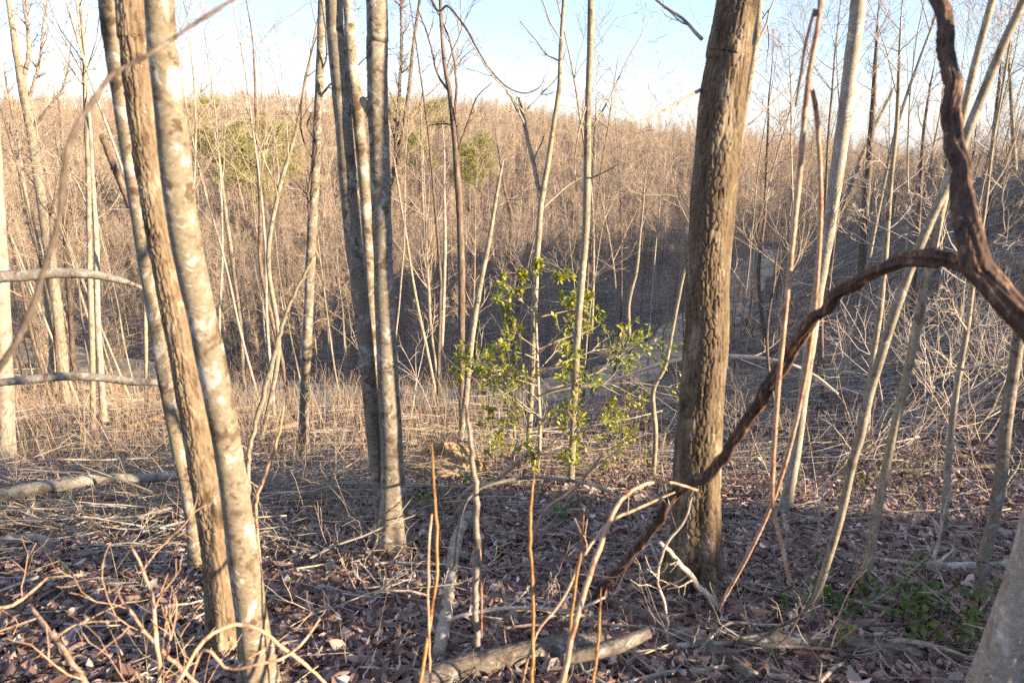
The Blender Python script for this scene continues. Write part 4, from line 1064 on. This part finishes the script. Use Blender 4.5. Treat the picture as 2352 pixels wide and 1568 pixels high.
# ------------------------------------------------------------------ twiggy shrubs
SH = [dict(n=7, k=4, jit=0.13, up=0.05, kids=6, ang=(25, 65), lr=(0.3, 0.6), rr=0.6, tip=0.3, t0=0.15),
      dict(n=5, k=3, jit=0.2, up=0.04, kids=4, ang=(25, 65), lr=(0.35, 0.65), rr=0.65, tip=0.4, rmin=0.0018),
      dict(n=4, k=3, jit=0.22, up=0.04, kids=0, tip=0.5, rmin=0.0015)]
def shrub_mesh(seed, ns, hgt, r0, mat, spread=0.45):
    rng = np.random.default_rng(seed)
    p = np.column_stack([rng.normal(size=ns) * 0.12 * hgt, rng.normal(size=ns) * 0.12 * hgt, np.full(ns, -0.05)])
    dd = rng.normal(size=(ns, 3)) * spread; dd[:, 2] = 1
    mb = MB()
    put(mb, gen_branches(rng, p, dd, rng.uniform(0.6, 1.0, ns) * hgt, np.full(ns, r0), SH))
    return mb.mesh("shrub", M[mat])
_shp = [shrub_mesh(330, 6, 2.2, 0.010, 'paletwig'), shrub_mesh(331, 5, 2.6, 0.012, 'paletwig'), shrub_mesh(332, 7, 1.8, 0.008, 'redtwig'), shrub_mesh(333, 4, 3.0, 0.014, 'paletwig'), shrub_mesh(334, 6, 2.0, 0.009, 'twig'), shrub_mesh(335, 8, 1.6, 0.008, 'twig')]
_rng = np.random.default_rng(340)
def shrub(px, py, v, sc, label, group=None):
    b = ground_at(px, py)
    o = link("bare_shrub", _shp[v], None, b)
    o.rotation_euler = (0, 0, _rng.uniform(0, 6.28)); o.scale = (sc,) * 3
    return tag(o, label, "shrub", group)
for px, py, v, sc, lab in [
    (630, 820, 2, 1.6, "reddish bare thicket right of the clump of three at left"), (575, 800, 4, 1.4, "tan bare shrub just right of the clump of three"),
    (1960, 1060, 0, 0.75, "pale bare shrub between the whitish trunk and the left twin sapling"), (1850, 1150, 4, 0.55, "low bare shrub at the whitish trunk's foot"),
    (2080, 960, 1, 0.9, "pale twiggy shrub under the vine arch"), (2240, 1010, 0, 0.95, "wide pale bare shrub in front of the right edge trunk"),
    (1720, 1050, 4, 0.7, "bare shrub right beside the big trunk"), (960, 960, 3, 0.9, "tall pale multi-stemmed shrub right of the smooth grey trunk"),
    (1000, 1000, 4, 0.5, "sunlit bare shrub just behind the debris mound"), (1420, 980, 2, 0.6, "reddish bare shrub right of the holly"),
    (120, 1010, 5, 0.6, "bare shrub at the sunny left behind the long barkless log"), (1150, 1040, 5, 0.35, "low bare shrub left of the holly's trunk"),
    (2330, 1150, 4, 0.55, "bare shrub at the right edge below the pale trunk")]:
    shrub(px, py, v, sc, lab)
for i in range(40):
    px, py = _rng.uniform(1690, 2380), _rng.uniform(500, 960)
    shrub(px, py, int(_rng.choice([0, 1, 3, 0, 1, 4])), _rng.uniform(0.45, 0.9), "pale bare twiggy shrub on the shaded right-hand slope", "bare shrubs on the right slope")
for i in range(40):
    px, py = _rng.uniform(0, 1000), _rng.uniform(700, 960)
    shrub(px, py, int(_rng.choice([2, 4, 5, 4])), _rng.uniform(0.5, 1.0), "tan bare shrub in the sunny brush of the left middle ground", "bare shrubs in the left middle ground")
for i in range(26):
    px, py = _rng.uniform(1000, 1700), _rng.uniform(620, 820)
    shrub(px, py, int(_rng.choice([2, 4, 5, 0])), _rng.uniform(0.6, 1.1), "bare grey shrub in the shaded gully beyond the track", "bare shrubs in the gully")

# ------------------------------------------------------------------ debris mound
def mound():
    rng = np.random.default_rng(350)
    b = ground_at(1020, 1090)
    n, k = 14, 30
    v = []
    for i in range(n):
        t = i / (n - 1)
        for j in range(k):
            a = j * 2 * math.pi / k
            r = (1 - t**1.5) * (0.34 + 0.05 * math.sin(3 * a))
            v.append((r * math.cos(a) * 1.15, r * math.sin(a) * 0.8, 0.36 * t - 0.04))
    v = np.array(v); v = v * np.array([1.15, 1.1, 1.25]) + 0.06 * np.stack([vnoise(v * 9, s) for s in (1, 2, 3)], -1)
    i = np.arange(n - 1)[:, None] * k; j = np.arange(k)[None, :]; j2 = (j + 1) % k
    mb = MB(); mb.add(v, np.stack([i + j, i + j2, i + k + j2, i + k + j], -1).reshape(-1, 4))
    root = thing("debris_mound", "sunlit tan mound of rotten wood and roots left of the holly", "mound", b)
    link("earth", mb.mesh("mound_earth", M['wood']), root)
    N = 260
    a = rng.uniform(0, 6.28, N); t = rng.uniform(0, 1, N)
    p = np.stack([np.cos(a) * 0.36 * (1 - t), np.sin(a) * 0.26 * (1 - t), 0.34 * t], -1)
    d = unit(p * np.array([1.3, 1.3, 0.3]) + rng.normal(size=(N, 3)) * 0.3)
    mb = MB(); put(mb, gen_branches(rng, p, d, rng.uniform(0.1, 0.4, N), np.full(N, 0.004), [dict(n=5, k=3, jit=0.25, up=-0.1, kids=0, tip=0.3)]))
    link("roots", mb.mesh("mound_roots", M['wood']), root)
mound()

# ------------------------------------------------------------------ woodland in the middle distance
def wood_tree(seed, Ht, r0, style):
    """bare forest tree: trunk polyline and crown branches in local space"""
    rng = np.random.default_rng(seed)
    n = 12
    d = np.array([rng.normal() * 0.05, rng.normal() * 0.05, 1.0])
    P = [np.array([0, 0, -0.3])]
    for i in range(n - 1):
        d = unit(d + np.append(rng.normal(size=2) * 0.035, 0.02)); P.append(P[-1] + d * Ht / (n - 1))
    P = np.array(P); r = r0 * (1 - 0.86 * np.linspace(0, 1, n) ** 1.1); r[0] *= 1.25
    C = spline(np.column_stack([P, r]), 2)
    tb = MB(); tubes(tb, C[:, :3], C[:, 3], 7)
    nl = {0: 13, 1: 17, 2: 10}[style]
    lo = {0: 0.42, 1: 0.3, 2: 0.5}[style]
    t = rng.uniform(lo, 0.98, nl); j = (t * (len(C) - 1)).astype(int)
    a = rng.uniform(0, 6.28, nl); el = np.radians(rng.uniform(28, 62, nl) if style != 2 else rng.uniform(45, 70, nl))
    dd = np.stack([np.cos(a) * np.cos(el), np.sin(a) * np.cos(el), np.sin(el)], -1)
    L = Ht * rng.uniform(0.14, 0.27, nl) * (1.25 - 0.7 * t) * (1.4 if style == 2 else 1)
    spec = [dict(n=6, k=4, jit=0.09, up=0.06, kids=5, ang=(22, 55), lr=(0.35, 0.65), rr=0.6, tip=0.25, rmin=0.006),
            dict(n=4, k=3, jit=0.14, up=0.05, kids=4, ang=(20, 50), lr=(0.4, 0.7), rr=0.65, tip=0.35, rmin=0.0045),
            dict(n=3, k=3, jit=0.14, up=0.05, kids=0, tip=0.5, rmin=0.0035)]
    cb = MB(); put(cb, gen_branches(rng, C[j, :3], dd, L, np.minimum(C[j, 3] * 0.5, 0.03), spec))
    return tb, cb

_tm = ['sapling', 'wood_far', 'pale', 'dark', 'wood_far', 'sapling']
PROTO = []
for i in range(12):
    Ht = [9, 11, 13, 10, 12, 14, 8, 10.5, 12.5, 9.5, 11.5, 7.5][i]
    tb, cb = wood_tree(400 + i, Ht, 0.036 + 0.0055 * (i % 6), i % 3)
    PROTO.append((tb.mesh("wood_trunk", M[_tm[i % 6]]), cb.mesh("wood_crown", M['twig_far' if i % 4 != 3 else 'twig']), Ht))

rng = np.random.default_rng(410)
spots = []
def project(p):
    x, y, z = p
    dpt = y * math.cos(PITCH) - z * math.sin(PITCH)
    return CW / 2 + CF * x / dpt, CH / 2 - CF * (y * math.sin(PITCH) + z * math.cos(PITCH)) / dpt
tries = 0
while len(spots) < 300 and tries < 60000:
    tries += 1
    y = 11 + 64 * rng.random() ** 0.75
    x = rng.uniform(-0.80, 0.80) * y
    if track_dist(np.array([x]), np.array([y]))[0] < 2.3:
        continue
    if y < 20 and 0.12 < x / y < 0.38:
        continue
    if any((x - a)**2 + (y - b)**2 < 0.8 for a, b in spots):
        continue
    spots.append((x, y))
for i, (x, y) in enumerate(spots):
    v = int(rng.integers(0, 12))
    tme, cme, Ht = PROTO[v]
    z = float(h(x, y))
    left = project((x, y, z))[0] < 900
    right = project((x, y, z))[0] > 1650
    tone = {'sapling': 'tan', 'wood_far': 'brown', 'pale': 'pale', 'dark': 'dark'}[_tm[v % 6]]
    if y < 30:
        lab, grp = (("slender bare tree in the sunny brush before the track at left", "trees left of the track") if left else
                    (("slender bare tree on the shaded slope at right", "trees on the right slope") if right else ("slender bare tree rising from the shaded valley floor by the track", "trees on the valley floor")))
    else:
        lab, grp = (("thin bare tree in the sunlit wood across the track at left", "trees across the track at left") if left else
                    (("thin bare tree in the wood above the right slope", "trees above the right slope") if right else ("thin bare tree in the wood at the foot of the far hill", "trees at the foot of the far hill")))
    lab = lab.replace("bare tree", tone + "-barked bare tree")
    root = thing("bare_tree", lab, "tree", (x, y, z), grp)
    s = rng.uniform(0.75, 1.1) * (0.85 if y < 20 else 1.0 - 0.42 * float(sstep(30, 65, y)))
    root.scale = (s, s, s); root.rotation_euler = (rng.normal() * 0.04, rng.normal() * 0.04, rng.uniform(0, 6.28))
    link("trunk", tme, root); link("crown", cme, root)

# the far wood: beyond counting, one object
def far_wood():
    protos = []
    for i in range(7):
        r_ = np.random.default_rng(450 + i)
        Ht = [11, 13, 12, 14, 10, 12.5, 9][i]
        P = np.array([[0, 0, -0.4], [0.1, 0, Ht * 0.35], [0.15 * (i - 3) / 2, 0.1, Ht * 0.7], [0.2 * (i - 3) / 2, 0.1, Ht]])
        C = spline(np.column_stack([P, [0.10, 0.08, 0.05, 0.015]]), 3)
        mb = MB(); tubes(mb, C[:, :3], C[:, 3], 5, 0)
        nl = 18
        t = r_.uniform(0.35, 0.98, nl); j = (t * (len(C) - 1)).astype(int)
        a = r_.uniform(0, 6.28, nl); el = np.radians(r_.uniform(45, 74, nl))
        dd = np.stack([np.cos(a) * np.cos(el), np.sin(a) * np.cos(el), np.sin(el)], -1)
        L = Ht * r_.uniform(0.12, 0.24, nl) * (1.25 - 0.7 * t)
        put(mb, gen_branches(r_, C[j, :3], dd, L, np.full(nl, 0.03), [
            dict(n=4, k=3, jit=0.1, up=0.06, kids=6, ang=(22, 55), lr=(0.35, 0.65), rr=0.65, tip=0.3, rmin=0.012),
            dict(n=3, k=3, jit=0.15, up=0.05, kids=5, ang=(20, 50), lr=(0.4, 0.75), rr=0.7, tip=0.5, rmin=0.010),
            dict(n=3, k=3, jit=0.15, up=0.05, kids=0, tip=0.6, rmin=0.009)]), 1)
        me = mb.mesh("far_tree", [M['wood_far'], M['twig_far']])
        x, y = (-0.62 + 0.2 * i) * 84, 84 + 1.5 * (i % 3)
        o = link("bare_tree", me, None, (x, y, float(h(x, y))))
        tag(o, "thin bare tree low on the far hillside, " + ["near the left edge of the view", "just right of the clump of three", "behind the trunk pair left of centre", "above the holly's left side",
                "between the holly and the big trunk", "behind the whitish leaning trunk", "seen above the vine arch"][i], "tree", "trees low on the far hillside")
        protos.append(o)
    r_ = np.random.default_rng(460)
    pts = []
    while len(pts) < 12000:
        y = 74 + 240 * r_.random() ** 0.85
        x = r_.uniform(-0.9, 0.95) * y
        pts.append((x, y))
    # young regrowth nearer by, between the trees that can be told apart
    while len(pts) < 12000 + 1300:
        y = 26 + 52 * r_.random() ** 0.8
        x = r_.uniform(-0.85, 0.95) * y
        if -0.12 < x / y and y < 58 and r_.random() < 0.7:
            continue
        if track_dist(np.array([x]), np.array([y]))[0] > 2.2:
            pts.append((x, y))
    # unseen trees added on the right-hand bank to dapple and break up its shadow
    nfar = len(pts)
    for v, u in ((-6.5, 14), (-4.4, 11), (-2.6, 17), (24, 30), (26.5, 34), (30, 34), (32, 27), (35, 38), (38, 30), (41, 35), (44, 29), (47, 36), (50, 30), (53, 38)):
        pts.append((u * SS - v * CC, u * CC + v * SS))
    ncr = len(pts) - nfar
    pts = np.array(pts)
    z = h(pts[:, 0], pts[:, 1])
    me = bpy.data.meshes.new("far_woodland")
    me.from_pydata(np.column_stack([pts, z]).tolist(), [], [])
    n = len(pts)
    for nm, ty, val in (("spin", 'FLOAT', r_.uniform(0, 6.28, n)), ("size", 'FLOAT', np.concatenate([0.28 + 0.36 * r_.random(12000) ** 1.3, r_.uniform(0.18, 0.45, n - ncr - 12000), r_.uniform(0.8, 1.1, ncr)])), ("pick", 'INT', r_.integers(0, 7, n))):
        a = me.attributes.new(nm, ty, 'POINT')
        a.data.foreach_set("value", val.astype(np.float32 if ty == 'FLOAT' else np.int32))
    o = link("far_woodland", me)
    tag(o, "mass of bare tan trees covering the far sunlit hillside", None, None, "stuff")
    ng = bpy.data.node_groups.new("woodland", 'GeometryNodeTree')
    ng.interface.new_socket("Geometry", in_out='INPUT', socket_type='NodeSocketGeometry')
    ng.interface.new_socket("Geometry", in_out='OUTPUT', socket_type='NodeSocketGeometry')
    gi, go = ng.nodes.new("NodeGroupInput"), ng.nodes.new("NodeGroupOutput")
    join = ng.nodes.new("GeometryNodeJoinGeometry")
    for p in reversed(protos):
        oi = ng.nodes.new("GeometryNodeObjectInfo")
        oi.inputs["Object"].default_value = p
        oi.inputs["As Instance"].default_value = True
        ng.links.new(oi.outputs["Geometry"], join.inputs[0])
    iop = ng.nodes.new("GeometryNodeInstanceOnPoints")
    iop.inputs["Pick Instance"].default_value = True
    def att(nm, ty):
        a = ng.nodes.new("GeometryNodeInputNamedAttribute"); a.data_type = ty
        a.inputs["Name"].default_value = nm
        return a.outputs["Attribute"]
    cx = ng.nodes.new("ShaderNodeCombineXYZ")
    ng.links.new(att("spin", 'FLOAT'), cx.inputs["Z"])
    e2r = ng.nodes.new("FunctionNodeEulerToRotation")
    ng.links.new(cx.outputs[0], e2r.inputs[0])
    ng.links.new(gi.outputs[0], iop.inputs["Points"])
    ng.links.new(join.outputs[0], iop.inputs["Instance"])
    ng.links.new(att("pick", 'INT'), iop.inputs["Instance Index"])
    ng.links.new(e2r.outputs[0], iop.inputs["Rotation"])
    ng.links.new(att("size", 'FLOAT'), iop.inputs["Scale"])
    ng.links.new(iop.outputs[0], go.inputs[0])
    mod = o.modifiers.new("woodland", 'NODES'); mod.node_group = ng
far_wood()

# pines on the far hill
def pine(px, py_top, y, Ht, wid, label, seed):
    rng = np.random.default_rng(seed)
    top = at(px, py_top, y)
    z = float(h(top[0], y))
    Ht = max(top[2] - z, 6)
    root = thing("pine_tree", label, "tree", (top[0], y, z))
    mb = MB(); tubes(mb, np.array([[0, 0, -0.3], [0.1, 0, Ht * 0.5], [0, 0.1, Ht]]), np.array([0.2, 0.13, 0.03]), 7)
    link("trunk", mb.mesh("pine_trunk", M['dark']), root)
    nb = 34
    t = rng.uniform(0.42, 1.0, nb); a = rng.uniform(0, 6.28, nb)
    L = wid * (1.15 - 0.75 * (t - 0.42) / 0.58) * rng.uniform(0.6, 1.1, nb)
    P = np.stack([np.zeros(nb), np.zeros(nb), t * Ht], -1)
    D = np.stack([np.cos(a), np.sin(a), rng.uniform(0.0, 0.45, nb)], -1)
    br = gen_branches(rng, P, D, L, np.full(nb, 0.05), [dict(n=5, k=4, jit=0.08, up=0.04, kids=6, ang=(25, 60), lr=(0.3, 0.5), rr=0.6, tip=0.3, t0=0.3), dict(n=3, k=3, jit=0.1, up=0.05, kids=0, tip=0.4)])
    mb = MB(); put(mb, br)
    cr = link("crown", mb.mesh("pine_crown", M['dark']), root)
    q = br[1][0][:, 1:].reshape(-1, 3)
    q = np.repeat(q, 13, axis=0) + rng.normal(size=(len(q) * 13, 3)) * 0.22
    n = len(q)
    d = unit(rng.normal(size=(n, 3)) + np.array([0, 0, 0.4])) * rng.uniform(0.16, 0.3, (n, 1))
    s = unit(np.cross(d, rng.normal(size=(n, 3)))) * 0.045
    v = np.stack([q - s, q + s, q + d], 1).reshape(-1, 3)
    tint = np.array([[0.27, 0.265, 0.075]]) * rng.uniform(0.65, 1.35, (n, 1)) + np.array([[0.02, 0.02, 0]])
    mb = MB(); mb.add(v, None, np.arange(n * 3).reshape(-1, 3), 0, np.repeat(tint, 3, axis=0))
    link("needles", mb.mesh("pine_needles", M['needle'], smooth=False), cr)
for i, (px, py, y, w, lab) in enumerate([
    (590, 275, 78, 3.4, "tallest yellow-green pine on the far hill, between the trunk clumps"),
    (530, 290, 76, 3.4, "broad yellow-green pine left of the tallest far pine"),
    (645, 285, 82, 2.6, "slim pine right of the tallest far pine"),
    (565, 325, 71, 2.8, "low yellow-green pine in front of the far pine cluster"),
    (470, 300, 84, 2.8, "small pine close to the right side of the clump of three"),
    (480, 232, 150, 3.6, "pine on the ridge line just right of the clump of three"),
    (440, 245, 140, 3.2, "pine half hidden by the clump of three near the ridge"),
    (915, 228, 150, 3.8, "pine on the ridge line right of the smooth grey trunk"),
    (1005, 232, 140, 3.8, "pair-topped pine on the ridge behind the dark tree"),
    (975, 240, 150, 3.4, "left neighbour of the pine on the ridge behind the dark tree"),
    (960, 310, 95, 2.8, "pale green pine partway down the hill right of the smooth grey trunk"),
    (1105, 318, 90, 2.4, "small pine on the hillside right of the dark tree"),
    (1075, 335, 88, 2.2, "small yellow-green pine on the hillside just left of its neighbour")]):
    pine(px, py, y, 12, w, lab, 500 + i)

# ------------------------------------------------------------------ what lies on the ground
def fan(rng, n, y0, y1, p=1.0, wide=0.82):
    y = y0 + (y1 - y0) * rng.random(n) ** p
    x = rng.uniform(-wide, wide, n) * y + rng.normal(size=n) * 0.3
    return x, y

def litter():
    rng = np.random.default_rng(600)
    xs, ys = [], []
    for n, a, b in ((38000, 0.7, 3.2), (64000, 3.0, 6.5), (46000, 6.0, 14.0)):
        y = np.sqrt(rng.uniform(a * a, b * b, n)); x = rng.uniform(-1.05, 1.15, n) * (y + 0.4)
        xs.append(x); ys.append(y)
    for base, r in BASES:                       # leaves banked against the foot of each near trunk
        if base[1] < 6:
            m = int(260 * (r / 0.06) ** 0.5)
            a = rng.uniform(0, 6.28, m); rr = r * 1.1 + np.abs(rng.normal(size=m)) * (0.05 + r * 0.7)
            xs.append(base[0] + np.cos(a) * rr); ys.append(base[1] + np.sin(a) * rr)
    x, y = np.concatenate(xs), np.concatenate(ys)
    n = len(x)
    z = h(x, y) + rng.uniform(0.003, 0.028, n)
    for base, r in BASES:
        if base[1] < 6:
            dd = np.hypot(x - base[0], y - base[1])
            z += np.where(dd < r + 0.25, 0.05 * np.exp(-np.maximum(dd - r, 0) / 0.07) * rng.random(n), 0)
    a = rng.uniform(0, 6.28, n); tl = rng.normal(size=n) * 0.35
    d = np.stack([np.cos(a) * np.cos(tl), np.sin(a) * np.cos(tl), np.sin(tl)], -1)
    rn = rng.normal(size=(n, 3)) * 0.4 + np.array([0, 0, 1])
    nr = unit(rn - d * (rn * d).sum(1, keepdims=True)); s = np.cross(nr, d)
    L = (rng.uniform(0.018, 0.046, n) * np.where(rng.random(n) < 0.08, 1.5, 1.0))[:, None] * (1 + 0.25 * sstep(4, 12, y))[:, None]; Wd = L * rng.uniform(0.28, 0.5, n)[:, None]
    c = rng.uniform(-0.3, 1.1, n)[:, None] * Wd; tip = rng.uniform(-0.3, 0.5, n)[:, None] * L
    p = np.stack([x, y, z], -1)
    v = np.stack([p - d * L + nr * tip, p - d * L * 0.25 + s * Wd + nr * c, p + d * L * 0.5 + s * Wd * 0.75 + nr * c, p + d * L + nr * tip, p + d * L * 0.5 - s * Wd * 0.75 + nr * c, p - d * L * 0.25 - s * Wd + nr * c], 1)
    b = (np.arange(n) * 6)[:, None]
    q = np.concatenate([b + np.array([[0, 1, 2, 3]]), b + np.array([[0, 3, 4, 5]])])
    pal = np.array([(0.16, 0.085, 0.06), (0.22, 0.13, 0.095), (0.30, 0.195, 0.145), (0.38, 0.27, 0.20), (0.20, 0.10, 0.06), (0.26, 0.17, 0.13), (0.46, 0.36, 0.28), (0.12, 0.07, 0.055)])
    w = rng.choice(8, n, p=[0.18, 0.2, 0.19, 0.12, 0.1, 0.1, 0.05, 0.06])
    tint = pal[w] * np.exp(rng.normal(size=(n, 1)) * 0.42) * np.array([[0.92, 1.0, 1.12]])
    mb = MB(); mb.add(v.reshape(-1, 3), q, None, 0, np.repeat(tint, 6, axis=0))
    tag(link("leaf_litter", mb.mesh("leaf_litter", M['leaf'], smooth=False)), "brown dead leaves strewn over the near slope", None, None, "stuff")
litter()

def sticks():
    rng = np.random.default_rng(610)
    mb = MB()
    for n, a, b, L0, L1, r0, r1 in ((2500, 1.0, 4.8, 0.06, 0.6, 0.0012, 0.006), (1300, 3.5, 9, 0.15, 1.0, 0.0015, 0.006), (1900, 7, 22, 0.4, 2.6, 0.004, 0.016), (3200, 18, 60, 0.8, 4.0, 0.010, 0.03)):
        x, y = fan(rng, n, a, b, 0.7)
        keep = track_dist(x, y) > rng.uniform(0.2, 2.2, n)
        x, y = x[keep], y[keep]; n = len(x)
        L = rng.uniform(L0, L1, n)[:, None]; an = rng.normal(size=n) * 1.1 + np.where(rng.random(n) < 0.5, 0, 3.14)
        t = np.linspace(-0.5, 0.5, 5)[None, :]
        bend = rng.normal(size=n)[:, None] * 0.22 * L * (4 * t**2) + rng.normal(size=(n, 5)) * 0.03 * L
        X = x[:, None] + np.cos(an)[:, None] * t * L - np.sin(an)[:, None] * bend
        Y = y[:, None] + np.sin(an)[:, None] * t * L + np.cos(an)[:, None] * bend
        rad = rng.uniform(r0, r1, n)[:, None] * np.linspace(1, 0.45, 5)[None, :]
        lift = np.abs(rng.normal(size=n))[:, None] * 0.03 * (L ** 0.7) * (1 + t * rng.choice([-2, 2], n)[:, None])
        Z = h(X, Y) + rad + 0.004 + lift
        c = np.array([[0.40, 0.34, 0.27]]) * rng.uniform(0.45, 1.35, (n, 1)) * (1 + rng.normal(size=(n, 3)) * 0.05)
        tubes(mb, np.stack([X, Y, Z], -1), rad, 5 if b < 5 else 4, 0, c)
    # tangle under the poles at the left, and slash beside the track
    for (cx, cy, w, d, n, hh) in ((160, 1165, 1.5, 0.7, 260, 0.3), (640, 1150, 1.1, 0.9, 200, 0.2), (820, 830, 3.5, 2.0, 260, 0.8), (270, 760, 4, 2, 240, 0.7), (1500, 700, 8, 4, 300, 0.8), (1900, 900, 3, 3, 200, 0.35)):
        c0 = ground_at(cx, cy)
        x = c0[0] + rng.normal(size=n) * w; y = c0[1] + rng.normal(size=n) * d
        L = rng.uniform(0.3, 1.0, n) * w * 0.9; an = rng.normal(size=n) * 0.35
        P = np.stack([x, y, h(x, y) + np.abs(rng.normal(size=n)) * hh * 0.5 + 0.02], -1)
        dd = np.stack([np.cos(an) * rng.choice([-1, 1], n), np.sin(an), rng.normal(size=n) * 0.15], -1)
        br = gen_branches(rng, P, dd, L, rng.uniform(0.0025, 0.007, n) * (1 + w / 4), [dict(n=6, k=4, jit=0.1, up=-0.02, kids=2, ang=(20, 50), lr=(0.4, 0.7), rr=0.6, tip=0.4), dict(n=4, k=3, jit=0.14, up=0.0, kids=0, tip=0.4)])
        for pts, rad, k, lev in br:
            cc = np.array([[0.40, 0.34, 0.27]]) * rng.uniform(0.45, 1.3, (len(pts), 1))
            tubes(mb, pts, rad, k, 0, cc, cap=False)
    tag(link("fallen_twigs", mb.mesh("fallen_twigs", M['stick'])), "grey dead twigs and sticks littering the slope", None, None, "stuff")
sticks()

def undergrowth():
    rng = np.random.default_rng(620)
    mb = MB()
    for n, a, b, H0, H1, r0 in ((500, 2.0, 6, 0.1, 0.5, 0.0015), (5200, 3.6, 10, 0.15, 0.6, 0.002), (8200, 6, 26, 0.25, 1.05, 0.0032), (12000, 18, 75, 0.5, 2.4, 0.007)):
        x, y = fan(rng, n, a, b, 0.8)
        td = track_dist(x, y)
        keep = (td > 1.9) & ((td > 7) | (rng.random(n) < 0.45)) & (np.hypot(x + 0.62, y - 5.95) > 0.75) & (n2(x, y, 4.0, 77) + 0.25 > rng.uniform(-0.6, 0.6, n)) & ((x / y < 0.05) | (rng.random(n) < (np.where(y > 24, 0.8, 0.4) if b > 10 else 0.9)))
        x, y = x[keep], y[keep]; n = len(x)
        H = rng.uniform(H0, H1, n) * np.where(x / y > 0.05, 0.5, 1.0)
        P = np.stack([x, y, h(x, y) - 0.02], -1)
        dd = rng.normal(size=(n, 3)) * (0.22 if b != 10 else 0.9); dd[:, 2] = 1 if b != 10 else 0.6
        br = gen_branches(rng, P, dd, H, np.full(n, r0) * rng.uniform(0.6, 1.3, n), [dict(n=4, k=3, jit=0.09, up=0.02, kids=2 if b < 30 else 1, ang=(20, 50), lr=(0.3, 0.6), rr=0.7, tip=0.4, rmin=r0 * 0.4), dict(n=3, k=3, jit=0.15, up=0.04, kids=0, tip=0.5, rmin=r0 * 0.4)])
        pal = np.array([(0.48, 0.37, 0.25), (0.40, 0.30, 0.21), (0.44, 0.25, 0.17), (0.54, 0.45, 0.32)])
        col = pal[rng.choice(4, n, p=[0.35, 0.3, 0.15, 0.2])] * rng.uniform(0.7, 1.2, (n, 1))
        tubes(mb, br[0][0], br[0][1], 3, 0, col, cap=False)
        kk = br[1][0].shape[0] // n
        tubes(mb, br[1][0], br[1][1], 3, 0, np.repeat(col, kk, axis=0), cap=False)
    tag(link("undergrowth", mb.mesh("undergrowth", M['stalk'])), "dry tan weeds and thin shoots over the valley sides", None, None, "stuff")
undergrowth()
